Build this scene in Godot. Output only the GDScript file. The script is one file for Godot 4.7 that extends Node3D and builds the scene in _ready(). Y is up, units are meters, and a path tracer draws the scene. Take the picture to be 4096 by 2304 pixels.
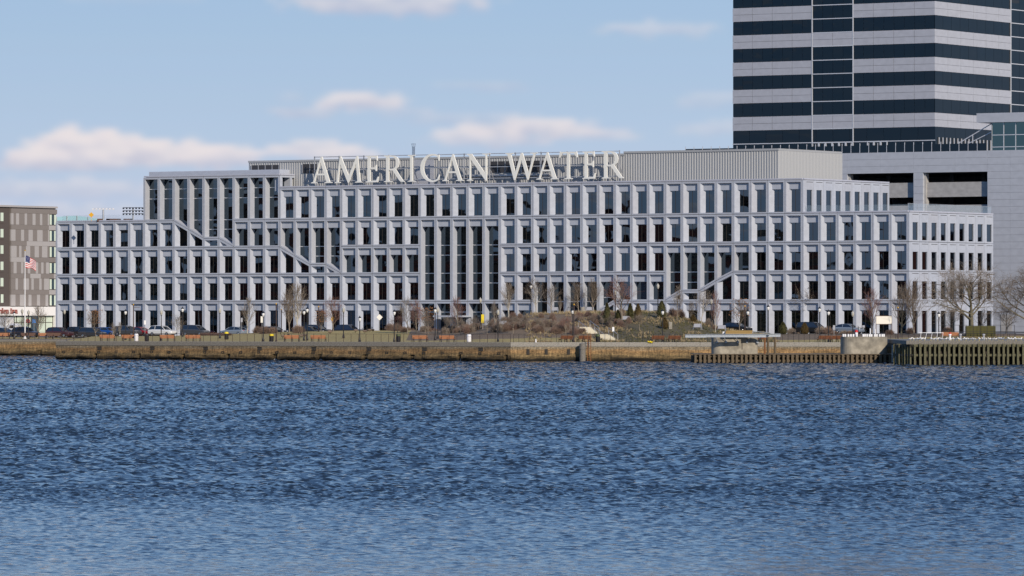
extends Node3D
# Office block on a river bank seen across the water with a long lens. Metres, y up, camera at x = 0, z = 0 looking along -z, water at y = 0.
const F := 20550.0      # focal length in pixels of the 4096-pixel photograph
const EYE := 6.85       # camera height over the water
const VH := 1252.0      # row of the horizon
const TH := 0.567232    # the street grid is turned 32.5 degrees to the picture plane
const BAY := 3.035
const G12 := 8.69
const G23 := 13.13
const G34 := 17.58
const G45 := 22.02
const G5 := 27.14
const GBOX := 29.22
var M := {}
var taken := {}
var rng := RandomNumberGenerator.new()
var cache := {}

class MB:
	var v := PackedVector3Array()
	var n := PackedVector3Array()
	var uv := PackedVector2Array()
	func tri(a: Vector3, b: Vector3, c: Vector3) -> void:
		var k := (b - a).cross(c - a).normalized()
		v.append(a); v.append(c); v.append(b)
		n.append(k); n.append(k); n.append(k)
	func trin(a: Vector3, b: Vector3, c: Vector3, na: Vector3, nb: Vector3, nc: Vector3) -> void:
		v.append(a); v.append(c); v.append(b)
		n.append(na); n.append(nc); n.append(nb)
	func quad(a: Vector3, b: Vector3, c: Vector3, d: Vector3) -> void:
		tri(a, b, c); tri(a, c, d)
	func bx(x0: float, y0: float, z0: float, x1: float, y1: float, z1: float) -> void:
		box(Vector3((x0 + x1) / 2, (y0 + y1) / 2, (z0 + z1) / 2), Vector3(x1 - x0, y1 - y0, z1 - z0))
	func box(c: Vector3, s: Vector3, b := Basis()) -> void:
		var x := b.x * s.x / 2; var y := b.y * s.y / 2; var z := b.z * s.z / 2
		quad(c - x - y + z, c + x - y + z, c + x + y + z, c - x + y + z)
		quad(c + x - y - z, c - x - y - z, c - x + y - z, c + x + y - z)
		quad(c + x - y + z, c + x - y - z, c + x + y - z, c + x + y + z)
		quad(c - x - y - z, c - x - y + z, c - x + y + z, c - x + y - z)
		quad(c - x + y + z, c + x + y + z, c + x + y - z, c - x + y - z)
		quad(c - x - y - z, c + x - y - z, c + x - y + z, c - x - y + z)
	func cham(x0: float, y0: float, z0: float, x1: float, y1: float, z1: float, e: float) -> void:
		# a block with its top edges chamfered
		bx(x0, y0, z0, x1, y1 - e, z1)
		var a := Vector3(x0, y1 - e, z1); var b := Vector3(x1, y1 - e, z1); var c := Vector3(x1, y1 - e, z0); var d := Vector3(x0, y1 - e, z0)
		var a2 := Vector3(x0 + e, y1, z1 - e); var b2 := Vector3(x1 - e, y1, z1 - e); var c2 := Vector3(x1 - e, y1, z0 + e); var d2 := Vector3(x0 + e, y1, z0 + e)
		quad(a, b, b2, a2); quad(b, c, c2, b2); quad(c, d, d2, c2); quad(d, a, a2, d2); quad(a2, b2, c2, d2)
	func bar(a: Vector3, b: Vector3, w: float, h: float) -> void:
		var z := (b - a).normalized()
		var up := Vector3.UP if absf(z.y) < 0.95 else Vector3.RIGHT
		var x := up.cross(z).normalized()
		box((a + b) / 2, Vector3(w, h, (b - a).length()), Basis(x, z.cross(x), z))
	func tube(p: Array, r: Array, sides: int, cap := false) -> void:
		var rings := []
		var dirs := []
		for i in p.size():
			var d: Vector3 = (p[mini(i + 1, p.size() - 1)] - p[maxi(i - 1, 0)]).normalized()
			var up := Vector3.UP if absf(d.y) < 0.9 else Vector3.RIGHT
			var x := up.cross(d).normalized()
			var y := d.cross(x)
			var ring := []
			var dd := []
			for k in sides:
				var t := TAU * k / sides
				var o := x * cos(t) + y * sin(t)
				dd.append(o)
				ring.append(p[i] + o * r[i])
			rings.append(ring); dirs.append(dd)
		for i in p.size() - 1:
			for k in sides:
				var j := (k + 1) % sides
				trin(rings[i][k], rings[i][j], rings[i + 1][j], dirs[i][k], dirs[i][j], dirs[i + 1][j])
				if r[i + 1] > 0.0:
					trin(rings[i][k], rings[i + 1][j], rings[i + 1][k], dirs[i][k], dirs[i + 1][j], dirs[i + 1][k])
		if cap:
			var e := p.size() - 1
			for k in range(1, sides - 1):
				tri(rings[e][0], rings[e][k], rings[e][k + 1])
	func lathe(prof: Array, seg: int, at := Vector3.ZERO, sx := 1.0, sz := 1.0) -> void:
		for i in prof.size() - 1:
			var a: Vector2 = prof[i]; var b: Vector2 = prof[i + 1]
			var q := Vector2(b.y - a.y, a.x - b.x).normalized()
			for k in seg:
				var t := TAU * k / seg; var u := TAU * (k + 1) / seg
				var d0 := Vector3(cos(t) * sx, 0, -sin(t) * sz); var d1 := Vector3(cos(u) * sx, 0, -sin(u) * sz)
				var n0 := Vector3(d0.x * q.x, q.y, d0.z * q.x).normalized(); var n1 := Vector3(d1.x * q.x, q.y, d1.z * q.x).normalized()
				var A := at + d0 * a.x + Vector3(0, a.y, 0); var B := at + d1 * a.x + Vector3(0, a.y, 0)
				var C := at + d1 * b.x + Vector3(0, b.y, 0); var D := at + d0 * b.x + Vector3(0, b.y, 0)
				if a.x > 0.0: trin(A, B, C, n0, n1, n1)
				if b.x > 0.0: trin(A, C, D, n0, n1, n0)
	func prism(poly: PackedVector2Array, z0: float, z1: float, xf := Transform3D()) -> void:
		# an outline in x and y, given thickness along z
		var area := 0.0
		for i in poly.size():
			area += poly[i].cross(poly[(i + 1) % poly.size()])
		if area < 0.0:
			poly.reverse()
		var ix := Geometry2D.triangulate_polygon(poly)
		for k in range(0, ix.size(), 3):
			var a := poly[ix[k]]; var b := poly[ix[k + 1]]; var c := poly[ix[k + 2]]
			if (b - a).cross(c - a) < 0.0:
				var s := b; b = c; c = s
			tri(xf * Vector3(a.x, a.y, z1), xf * Vector3(b.x, b.y, z1), xf * Vector3(c.x, c.y, z1))
			tri(xf * Vector3(a.x, a.y, z0), xf * Vector3(c.x, c.y, z0), xf * Vector3(b.x, b.y, z0))
		for i in poly.size():
			var a := poly[i]; var b := poly[(i + 1) % poly.size()]
			quad(xf * Vector3(a.x, a.y, z0), xf * Vector3(b.x, b.y, z0), xf * Vector3(b.x, b.y, z1), xf * Vector3(a.x, a.y, z1))
	func put(o: MB, t: Transform3D) -> void:
		for i in o.v.size():
			v.append(t * o.v[i]); n.append((t.basis * o.n[i]).normalized())
	func mesh() -> ArrayMesh:
		var a := []
		a.resize(Mesh.ARRAY_MAX)
		a[Mesh.ARRAY_VERTEX] = v
		a[Mesh.ARRAY_NORMAL] = n
		if uv.size() == v.size():
			a[Mesh.ARRAY_TEX_UV] = uv
		var m := ArrayMesh.new()
		m.add_surface_from_arrays(Mesh.PRIMITIVE_TRIANGLES, a)
		return m

func numbered(called: String) -> String:
	taken[called] = taken.get(called, -1) + 1
	return called if taken[called] == 0 else "%s_%03d" % [called, taken[called]]

func part(called: String, mesh: Mesh, mat: Material, parent: Node3D, at := Transform3D()) -> MeshInstance3D:
	var o := MeshInstance3D.new()
	o.name = called
	o.mesh = mesh
	o.material_override = mat
	o.transform = at
	parent.add_child(o, true)
	return o

func thing(called: String, label: String, category: String, at := Vector3.ZERO, turn := 0.0, group := "") -> Node3D:
	var o := Node3D.new()
	o.name = numbered(called)
	add_child(o)
	o.position = at
	o.rotation.y = turn
	tag(o, label, category, group)
	return o

func solo(called: String, mesh: Mesh, mat: Material, label: String, category: String, at := Transform3D(), group := "") -> MeshInstance3D:
	var o := part(numbered(called), mesh, mat, self, at)
	tag(o, label, category, group)
	return o

func tag(o: Node, label: String, category: String, group := "") -> void:
	o.set_meta("label", label)
	o.set_meta("category", category)
	if group:
		o.set_meta("group", group)

func struct(called: String, mesh: Mesh, mat: Material, label := "") -> MeshInstance3D:
	var o := part(numbered(called), mesh, mat, self)
	o.set_meta("kind", "structure")
	if label:
		o.set_meta("label", label)
	return o

func copy(o: Node3D, called: String, at: Vector3, turn: float, scale_by := Vector3.ONE, label := "", group := "") -> Node3D:
	var c: Node3D = o.duplicate()
	c.name = numbered(called)
	add_child(c)
	c.position = at
	c.basis = Basis(Vector3.UP, turn) * Basis.from_scale(scale_by)
	if label: c.set_meta("label", label)
	if group: c.set_meta("group", group)
	return c

func px(x: float, v: float, depth: float) -> Vector3:
	return Vector3((x - 2048.0) / F * depth, EYE + (VH - v) / F * depth, -depth)

func on(x: float, depth: float) -> Vector3:      # where the sight line of column x meets the ground at that depth
	var X := (x - 2048.0) / F * depth
	return Vector3(X, ground(X, depth), -depth)

func hit(x: float, v: float) -> Vector3:         # where the sight line of a pixel meets the ground
	var d := 727.0
	while d < 850.0:
		var p := px(x, v, d)
		if d > wall_depth(p.x) + 0.4 and p.y <= ground(p.x, d):
			return Vector3(p.x, ground(p.x, d), -d)
		d += 0.25
	return on(x, 800.0)

func ss(a: float, b: float, x: float) -> float:
	var t := clampf((x - a) / (b - a), 0.0, 1.0)
	return t * t * (3.0 - 2.0 * t)

func wall_depth(X: float) -> float:
	if X < -67.2: return 823.0
	if X < -0.2: return lerpf(757.0, 725.6, (X + 67.2) / 67.0)
	return 725.6

func front_depth(X: float) -> float:             # the office block's long front
	return 809.8 - 0.63707 * X

func ground(X: float, depth: float) -> float:
	var t := depth - wall_depth(X)
	var full := maxf(front_depth(X) - wall_depth(X) - 20.0, 24.0)
	var q := ss(0.0, 1.0, (t - 9.0) / (full - 9.0))
	var base := lerpf(3.0, 3.78, clampf((X + 75.0) / 130.0, 0.0, 1.0))
	if X < -67.2: q = ss(4.0, 40.0, t)
	var m := 3.35 * ss(-12.0, 5.0, X) * (1.0 - ss(20.0, 37.0, X)) * ss(735.5, 772.0, depth)
	var crest := lerpf(0.05, 0.85, ss(-62.0, -24.0, X)) * (1.0 - ss(-14.0, -2.0, X)) * ss(8.0, full - 8.0, t) * (1.0 - ss(full - 8.0, full + 4.0, t))
	return lerpf(2.68, base, q) + m + (crest if X > -67.2 else 0.0)

func lin(r: float, g: float, b: float) -> Color:
	return Color(r, g, b).linear_to_srgb()

func grain(freq: float, low: float, seed_of: int, octaves := 4, size := 512) -> NoiseTexture2D:
	var key := "g%s_%s_%d" % [freq, low, seed_of]
	if cache.has(key): return cache[key]
	var f := FastNoiseLite.new()
	f.noise_type = FastNoiseLite.TYPE_SIMPLEX_SMOOTH
	f.frequency = freq
	f.fractal_octaves = octaves
	f.seed = seed_of
	var t := NoiseTexture2D.new()
	t.width = size; t.height = size
	t.seamless = true
	t.noise = f
	var r := Gradient.new()
	r.set_color(0, Color(low, low, low)); r.set_color(1, Color.WHITE)
	t.color_ramp = r
	cache[key] = t
	return t

func mat(called: String, c: Color, rough := 0.8, metal := 0.0, tex: Texture2D = null, tile := 1.0) -> StandardMaterial3D:
	var m := StandardMaterial3D.new()
	m.resource_name = called
	m.albedo_color = c
	m.roughness = rough
	m.metallic = metal
	if tex:
		m.albedo_texture = tex
		m.uv1_triplanar = true
		m.uv1_world_triplanar = true
		m.uv1_scale = Vector3.ONE / tile
	M[called] = m
	return m

func materials() -> void:
	var fine := grain(0.06, 0.80, 1)
	var soft := grain(0.012, 0.84, 2)
	var calm := grain(0.010, 0.93, 22)
	var patch := grain(0.018, 0.55, 3, 5)
	mat("precast", lin(0.425, 0.457, 0.52), 0.75, 0, calm, 5.0)
	mat("precast_pale", lin(0.445, 0.475, 0.535), 0.75, 0, calm, 5.0)
	mat("precast_warm", lin(0.415, 0.438, 0.492), 0.75, 0, calm, 5.0)
	mat("precast_edge", lin(0.435, 0.453, 0.525), 0.8, 0, calm, 5.0)
	mat("core", lin(0.28, 0.28, 0.29), 0.9)
	mat("roofing", lin(0.30, 0.30, 0.31), 0.9, 0, patch, 6.0)
	mat("cladding", lin(0.41, 0.425, 0.47), 0.55, 0.0, calm, 6.0)
	mat("cladding_podium", lin(0.43, 0.455, 0.505), 0.55, 0.0, calm, 6.0)
	mat("corrugated", lin(0.36, 0.368, 0.37), 0.55, 0.1)
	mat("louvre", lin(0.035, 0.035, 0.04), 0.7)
	mat("letter", lin(0.80, 0.79, 0.72), 0.6)
	mat("steel", lin(0.42, 0.43, 0.45), 0.5, 0.4)
	mat("galvanised", lin(0.36, 0.40, 0.44), 0.5, 0.3, soft, 1.5)
	mat("white_metal", lin(0.78, 0.78, 0.78), 0.5)
	mat("glass", lin(0.075, 0.10, 0.125), 0.015, 1.0)
	mat("glass_tower", lin(0.026, 0.037, 0.048), 0.015, 1.0)
	mat("glass_green", lin(0.09, 0.135, 0.14), 0.02, 1.0)
	var rail := mat("glass_rail", Color(0.6, 0.72, 0.75, 0.05), 0.03)
	rail.transparency = BaseMaterial3D.TRANSPARENCY_ALPHA
	mat("mullion", lin(0.62, 0.63, 0.65), 0.4, 0.3)
	mat("garage_concrete", lin(0.42, 0.415, 0.41), 0.85, 0, soft, 6.0)
	mat("coping", lin(0.27, 0.25, 0.215), 0.9, 0, grain(0.03, 0.6, 5, 5), 2.5)
	mat("coping_pale", lin(0.44, 0.41, 0.35), 0.9, 0, grain(0.03, 0.6, 6, 5), 2.5)
	mat("pier_concrete", lin(0.42, 0.38, 0.30), 0.9, 0, grain(0.012, 0.62, 7, 5), 9.0)
	mat("timber_green", lin(0.19, 0.18, 0.10), 0.9, 0, patch, 1.2)
	mat("timber_brown", lin(0.20, 0.15, 0.09), 0.9, 0, patch, 1.2)
	mat("timber_shaded", lin(0.055, 0.045, 0.034), 0.9)  # near-black: the shade behind and beside the piles, put into the colour
	mat("bracket", lin(0.035, 0.03, 0.025), 0.9)
	mat("rust", lin(0.33, 0.14, 0.05), 0.85, 0, patch, 0.6)
	mat("bench_wood", lin(0.42, 0.15, 0.04), 0.6, 0, grain(0.03, 0.7, 8), 0.5)
	mat("bench_brown", lin(0.09, 0.04, 0.022), 0.7)
	mat("plank", lin(0.45, 0.29, 0.09), 0.7, 0, grain(0.03, 0.7, 9), 0.7)
	mat("black_metal", lin(0.014, 0.014, 0.016), 0.45, 0.2)
	mat("lantern_glass", lin(0.72, 0.72, 0.70), 0.25)
	mat("lantern_clear", lin(0.42, 0.40, 0.34), 0.2)
	mat("brown_rail", lin(0.05, 0.03, 0.025), 0.6)
	mat("lawn", lin(0.48, 0.375, 0.14), 0.95, 0, grain(0.03, 0.68, 10, 5), 6.0)
	mat("mulch", lin(0.36, 0.26, 0.165), 0.95, 0, grain(0.05, 0.4, 11, 5), 3.0)
	mat("slope", lin(0.21, 0.175, 0.095), 0.95, 0, grain(0.05, 0.35, 12, 5), 3.0)
	mat("asphalt", lin(0.05, 0.05, 0.052), 0.9, 0, fine, 2.0)
	mat("pavement", lin(0.30, 0.28, 0.26), 0.9, 0, fine, 2.0)
	mat("brick_paving", lin(0.21, 0.10, 0.075), 0.9, 0, grain(0.05, 0.6, 13, 5), 2.0)
	mat("far_ground", lin(0.12, 0.11, 0.09), 0.95)
	mat("stone_step", lin(0.55, 0.50, 0.38), 0.85)
	mat("bark", lin(0.20, 0.165, 0.125), 0.9)
	mat("bark_pale", lin(0.40, 0.37, 0.31), 0.9)
	mat("bark_plane", lin(0.28, 0.25, 0.17), 0.9, 0, grain(0.02, 0.45, 14), 1.0)
	mat("twig", lin(0.165, 0.13, 0.10), 0.9)
	mat("twig_red", lin(0.22, 0.115, 0.09), 0.9)
	mat("twig_grey", lin(0.225, 0.185, 0.145), 0.9)
	mat("leaf_brown", lin(0.25, 0.12, 0.05), 0.9)
	mat("shrub", lin(0.245, 0.17, 0.13), 0.95)
	mat("shrub_red", lin(0.23, 0.15, 0.12), 0.95)
	mat("shrub_grey", lin(0.28, 0.225, 0.18), 0.95)
	mat("yew", lin(0.065, 0.062, 0.018), 0.9)
	mat("yew_brown", lin(0.10, 0.068, 0.022), 0.9)
	mat("tuft_straw", lin(0.36, 0.28, 0.16), 0.95)
	mat("tuft_green", lin(0.125, 0.118, 0.05), 0.95)
	mat("tyre", lin(0.015, 0.015, 0.015), 0.9)
	mat("car_glass", lin(0.09, 0.10, 0.11), 0.03, 0.9)
	mat("chrome", lin(0.55, 0.56, 0.58), 0.2, 1.0)
	mat("tail_lamp", lin(0.35, 0.02, 0.02), 0.3)
	mat("head_lamp", lin(0.7, 0.7, 0.7), 0.15)
	mat("yellow", lin(0.72, 0.55, 0.01), 0.5)
	mat("green_bin", lin(0.07, 0.09, 0.03), 0.6)
	mat("red_paint", lin(0.5, 0.02, 0.02), 0.5)
	mat("blue_paint", lin(0.03, 0.20, 0.55), 0.5)
	mat("sign_white", lin(0.78, 0.75, 0.66), 0.6)
	mat("sign_amber", lin(0.62, 0.33, 0.01), 0.5)
	mat("gull_white", lin(0.82, 0.81, 0.78), 0.8)
	mat("gull_wing", lin(0.60, 0.61, 0.63), 0.8)
	mat("gull_grey", lin(0.34, 0.35, 0.38), 0.8)
	mat("goose_brown", lin(0.15, 0.11, 0.08), 0.9)
	mat("goose_black", lin(0.015, 0.014, 0.013), 0.9)
	mat("hotel_taupe", lin(0.255, 0.225, 0.205), 0.75, 0, fine, 2.0)
	mat("hotel_grey", lin(0.46, 0.435, 0.42), 0.7, 0, fine, 2.0)
	mat("hotel_brick", lin(0.105, 0.085, 0.075), 0.85, 0, fine, 1.0)
	mat("hotel_white", lin(0.78, 0.76, 0.73), 0.7)
	mat("hotel_red", lin(0.30, 0.055, 0.04), 0.6)
	mat("curtain", lin(0.58, 0.66, 0.54), 0.6)
	mat("bridge_blue", lin(0.30, 0.50, 0.55), 0.6)
	mat("bridge_white", lin(0.62, 0.62, 0.58), 0.7, 0, patch, 3.0)
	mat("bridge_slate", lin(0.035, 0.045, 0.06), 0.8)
	mat("brick_red", lin(0.30, 0.085, 0.06), 0.9, 0, patch, 5.0)
	mat("brick_brown", lin(0.16, 0.10, 0.07), 0.9, 0, patch, 5.0)
	mat("city_stone", lin(0.25, 0.235, 0.21), 0.9, 0, patch, 8.0)
	mat("city_glass", lin(0.04, 0.05, 0.06), 0.1, 0.6)
	mat("flag_red", lin(0.48, 0.035, 0.045), 0.8)
	mat("flag_white", lin(0.75, 0.74, 0.72), 0.8)
	mat("flag_blue", lin(0.025, 0.035, 0.13), 0.8)
	for c in [["car_navy", 0.012, 0.016, 0.032], ["car_black", 0.01, 0.01, 0.011], ["car_maroon", 0.05, 0.008, 0.012], ["car_slate", 0.03, 0.035, 0.042], ["car_blue", 0.01, 0.08, 0.32], ["car_white", 0.72, 0.72, 0.71], ["car_silver", 0.20, 0.24, 0.29], ["car_grey", 0.055, 0.057, 0.062], ["car_red", 0.28, 0.015, 0.015]]:
		var m := mat(c[0], lin(c[1], c[2], c[3]), 0.3, 0.15)
		m.clearcoat_enabled = true
		m.clearcoat = 0.7
		m.clearcoat_roughness = 0.06

func _ready() -> void:
	rng.seed = 7
	var cam := Camera3D.new()
	cam.name = "camera"
	cam.position = Vector3(0, EYE, 0)
	cam.fov = rad_to_deg(2.0 * atan(1152.0 / F))
	cam.rotation.x = atan((VH - 1152.0) / F)
	cam.near = 1.0
	cam.far = 9000.0
	add_child(cam)
	cam.current = true
	var env := Environment.new()
	env.background_mode = Environment.BG_SKY
	env.sky = Sky.new()
	env.sky.sky_material = sky_air()
	env.background_energy_multiplier = 1.0
	env.tonemap_mode = Environment.TONE_MAPPER_LINEAR
	env.tonemap_exposure = 1.0
	env.sdfgi_enabled = true
	env.ssao_enabled = true
	env.ssil_enabled = true
	var we := WorldEnvironment.new()
	we.name = "world_environment"
	we.environment = env
	add_child(we)
	var sun := DirectionalLight3D.new()
	sun.name = "sun"
	sun.light_energy = 1.4
	sun.light_color = Color(1.0, 0.945, 0.875)
	sun.light_angular_distance = 0.53
	sun.shadow_enabled = true
	add_child(sun)
	sun.look_at_from_position(Vector3(0.938, 1.0, 1.783) * 100.0, Vector3.ZERO)
	materials()
	water()
	terrain()
	sea_walls()
	office_block()
	rooftop()
	tower()
	hotel()
	bridge()
	opposite_bank()
	docks()
	fences()
	planting()
	street()
	small_things()

# ---------------------------------------------------------------- sky
func sky_air() -> PanoramaSkyMaterial:
	var w := 4096
	var h := 3072
	var col := Image.create(1, h, false, Image.FORMAT_RGB8)
	for y in h:
		var el := 90.0 - 180.0 * (y + 0.5) / h
		var c: Color
		if el < 0.0:
			c = Color(0.42, 0.47, 0.52)
		else:
			var stops := [[0.0, Color(0.78, 0.80, 0.87)], [0.9, Color(0.755, 0.795, 0.88)], [2.0, Color(0.705, 0.785, 0.88)], [3.6, Color(0.645, 0.755, 0.87)], [7.0, Color(0.53, 0.69, 0.87)], [18.0, Color(0.42, 0.585, 0.80)], [40.0, Color(0.36, 0.51, 0.735)], [90.0, Color(0.33, 0.49, 0.71)]]
			for k in stops.size() - 1:
				if el >= stops[k][0] and el <= stops[k + 1][0]:
					c = stops[k][1].lerp(stops[k + 1][1], (el - stops[k][0]) / (stops[k + 1][0] - stops[k][0]))
		col.set_pixel(0, y, c)
	col.resize(w, h, Image.INTERPOLATE_NEAREST)
	var f := FastNoiseLite.new()
	f.noise_type = FastNoiseLite.TYPE_SIMPLEX_SMOOTH
	f.seed = 21
	f.frequency = 0.055
	f.fractal_octaves = 5
	var lit := Color(0.91, 0.88, 0.89)
	var shade := Color(0.735, 0.75, 0.83)
	# centre, half width and half height of each cloud in pixels of the photograph, cover, how grey
	var clouds := [[265, 592, 130, 76, 1.0, 0.0], [420, 600, 135, 72, 1.0, 0.05], [185, 635, 140, 48, 0.9, 0.1], [545, 612, 130, 62, 0.95, 0.1], [330, 655, 330, 44, 0.9, 0.35], [680, 628, 270, 60, 0.95, 0.15], [880, 640, 190, 54, 0.85, 0.2], [110, 655, 140, 36, 0.7, 0.35],
		[1450, 415, 180, 42, 0.85, 0.15], [1240, 452, 230, 24, 0.5, 0.5], [1600, 455, 150, 22, 0.3, 0.5], [1245, 606, 190, 40, 0.8, 0.1], [1390, 632, 190, 34, 0.7, 0.25],
		[2130, 520, 300, 44, 0.85, 0.1], [1960, 560, 260, 44, 0.7, 0.3], [2350, 545, 200, 34, 0.55, 0.3], [1880, 480, 280, 24, 0.3, 0.7],
		[2640, 125, 260, 34, 0.45, 0.35], [1560, 22, 420, 60, 0.75, 0.6], [1950, 350, 170, 24, 0.25, 0.8], [1170, 400, 60, 24, 0.2, 0.8], [250, 765, 420, 44, 0.45, 0.3], [200, 860, 500, 40, 0.35, 0.4], [2880, 405, 170, 34, 0.3, 0.4], [2850, 525, 150, 34, 0.35, 0.4], [520, 10, 300, 20, 0.15, 0.6]]
	var r := RandomNumberGenerator.new()
	r.seed = 5
	for i in 420:   # the same broken cloud all round
		var az := r.randf_range(-PI, PI)
		if absf(az) < 0.125: continue
		var el := deg_to_rad(1.0 + 9.0 * pow(r.randf(), 1.7))
		var big := r.randf_range(0.5, 1.6)
		clouds.append([2048.0 + az * F, VH - el * F, 260.0 * big, 48.0 * big, r.randf_range(0.3, 0.95), r.randf_range(0.0, 0.7)])
	var pp := w / TAU
	var pv := h / PI
	for c in clouds:
		var ax: float = (c[0] - 2048.0) / F * pp
		var ay: float = (c[1] - VH + 18.0) / F * pv
		var hw: float = c[2] / F * pp
		var hh: float = c[3] / F * pv
		for yy in range(int(floor(ay - hh * 1.9)), int(ceil(ay + hh * 1.5)) + 1):
			if yy > 0: continue
			for xx in range(int(floor(ax - hw * 1.5)), int(ceil(ax + hw * 1.5)) + 1):
				var dx := (xx + 0.5 - ax) / hw
				var dy := (yy + 0.5 - ay) / hh
				if dy > 0.0: dy *= 1.35
				var k := f.get_noise_2d(xx * 4.2 + c[3], yy * 5.0)
				var d := 1.0 - dx * dx * 0.75 - dy * dy * 0.7 + k * 0.85
				var a: float = c[4] * ss(0.12, 0.55, d)
				if a <= 0.003: continue
				var low := clampf(0.28 + dy * 0.5 - k * 0.7 + c[5] * 0.5, 0.0, 1.0)
				var X := posmod(xx, w)
				var Y := h / 2 + yy - 1
				if Y < 0 or Y >= h: continue
				col.set_pixel(X, Y, col.get_pixel(X, Y).lerp(lit.lerp(shade, low), a))
	var m := PanoramaSkyMaterial.new()
	m.panorama = ImageTexture.create_from_image(col)
	return m

# ---------------------------------------------------------------- river
func water() -> void:
	var wm := mat("water", lin(0.010, 0.017, 0.027), 0.05)
	wm.metallic_specular = 0.36
	var f := FastNoiseLite.new()
	f.noise_type = FastNoiseLite.TYPE_SIMPLEX_SMOOTH
	f.frequency = 0.035
	f.fractal_octaves = 4
	f.seed = 3
	var t := NoiseTexture2D.new()
	t.width = 512; t.height = 512
	t.seamless = true
	t.as_normal_map = true
	t.bump_strength = 9.0
	t.noise = f
	wm.normal_enabled = true
	wm.normal_texture = t
	wm.normal_scale = 0.2
	wm.uv1_triplanar = true
	wm.uv1_world_triplanar = true
	wm.uv1_scale = Vector3(1, 1, 1) / 5.0
	# wind chop: short-crested waves of mixed lengths, calmer under the near bank
	var chop := FastNoiseLite.new()
	chop.noise_type = FastNoiseLite.TYPE_SIMPLEX_SMOOTH
	chop.frequency = 1.35
	chop.fractal_octaves = 4
	chop.fractal_gain = 0.55
	chop.seed = 17
	var gust := FastNoiseLite.new()
	gust.frequency = 0.02
	gust.fractal_octaves = 3
	gust.seed = 8
	var surf := ArrayMesh.new()
	# x half width, depth from, depth to, step across, step along
	for band in [[34.0, 128.0, 205.0, 0.16, 0.22], [52.0, 205.0, 330.0, 0.26, 0.32], [78.0, 330.0, 520.0, 0.32, 0.5], [125.0, 520.0, 835.0, 0.5, 1.0]]:
		var hw: float = band[0]
		var nx := int(2.0 * hw / band[3]) + 1
		var nz := int(round((band[2] - band[1]) / band[4])) + 1
		var V := PackedVector3Array(); V.resize(nx * nz)
		var N := PackedVector3Array(); N.resize(nx * nz)
		for j in nz:
			var z: float = -(band[1] + (band[2] - band[1]) * j / (nz - 1))
			for i in nx:
				var x: float = -hw + 2.0 * hw * i / (nx - 1)
				var amp := (0.086 + 0.085 * gust.get_noise_2d(x * 0.16, z * 0.45)) * lerpf(0.25, 2.45, ss(105.0, 265.0, -z))
				var hy := chop.get_noise_2d(x * 0.8, z)
				var sx := (chop.get_noise_2d(x * 0.8 + 0.064, z) - hy) / 0.08 * amp
				var sz := (chop.get_noise_2d(x * 0.8, z + 0.08) - hy) / 0.08 * amp
				if j == 0 or j == nz - 1: hy = 0.0
				V[j * nx + i] = Vector3(x, hy * amp, z)
				N[j * nx + i] = Vector3(-sx, 1.0, -sz).normalized()
		var I := PackedInt32Array(); I.resize((nx - 1) * (nz - 1) * 6)
		var o := 0
		for j in nz - 1:
			for i in nx - 1:
				var a := j * nx + i
				I[o] = a; I[o + 1] = a + nx; I[o + 2] = a + 1
				I[o + 3] = a + 1; I[o + 4] = a + nx; I[o + 5] = a + nx + 1
				o += 6
		var arr := []
		arr.resize(Mesh.ARRAY_MAX)
		arr[Mesh.ARRAY_VERTEX] = V
		arr[Mesh.ARRAY_NORMAL] = N
		arr[Mesh.ARRAY_INDEX] = I
		surf.add_surface_from_arrays(Mesh.PRIMITIVE_TRIANGLES, arr)
	var river := struct("river", surf, wm, "choppy blue river in front of the sea wall")
	# the wider river round that, out of the picture
	var mb := MB.new()
	for q in [[-2600.0, 900.0, -125.0, -120.0], [125.0, 900.0, 2000.0, -120.0], [-125.0, 128.0, 125.0, 20.0]]:
		mb.quad(Vector3(q[0], 0, -q[3]), Vector3(q[2], 0, -q[3]), Vector3(q[2], 0, -q[1]), Vector3(q[0], 0, -q[1]))
	for q in [[34.0, 128.0, 205.0], [52.0, 205.0, 330.0], [78.0, 330.0, 520.0]]:
		for s in [-1.0, 1.0]:
			var a: float = minf(s * q[0], s * 125.0); var b: float = maxf(s * q[0], s * 125.0)
			mb.quad(Vector3(a, 0, -q[1]), Vector3(b, 0, -q[1]), Vector3(b, 0, -q[2]), Vector3(a, 0, -q[2]))
	var wide := struct("river_reach", mb.mesh(), wm, "the same river beyond the picture")

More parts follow.
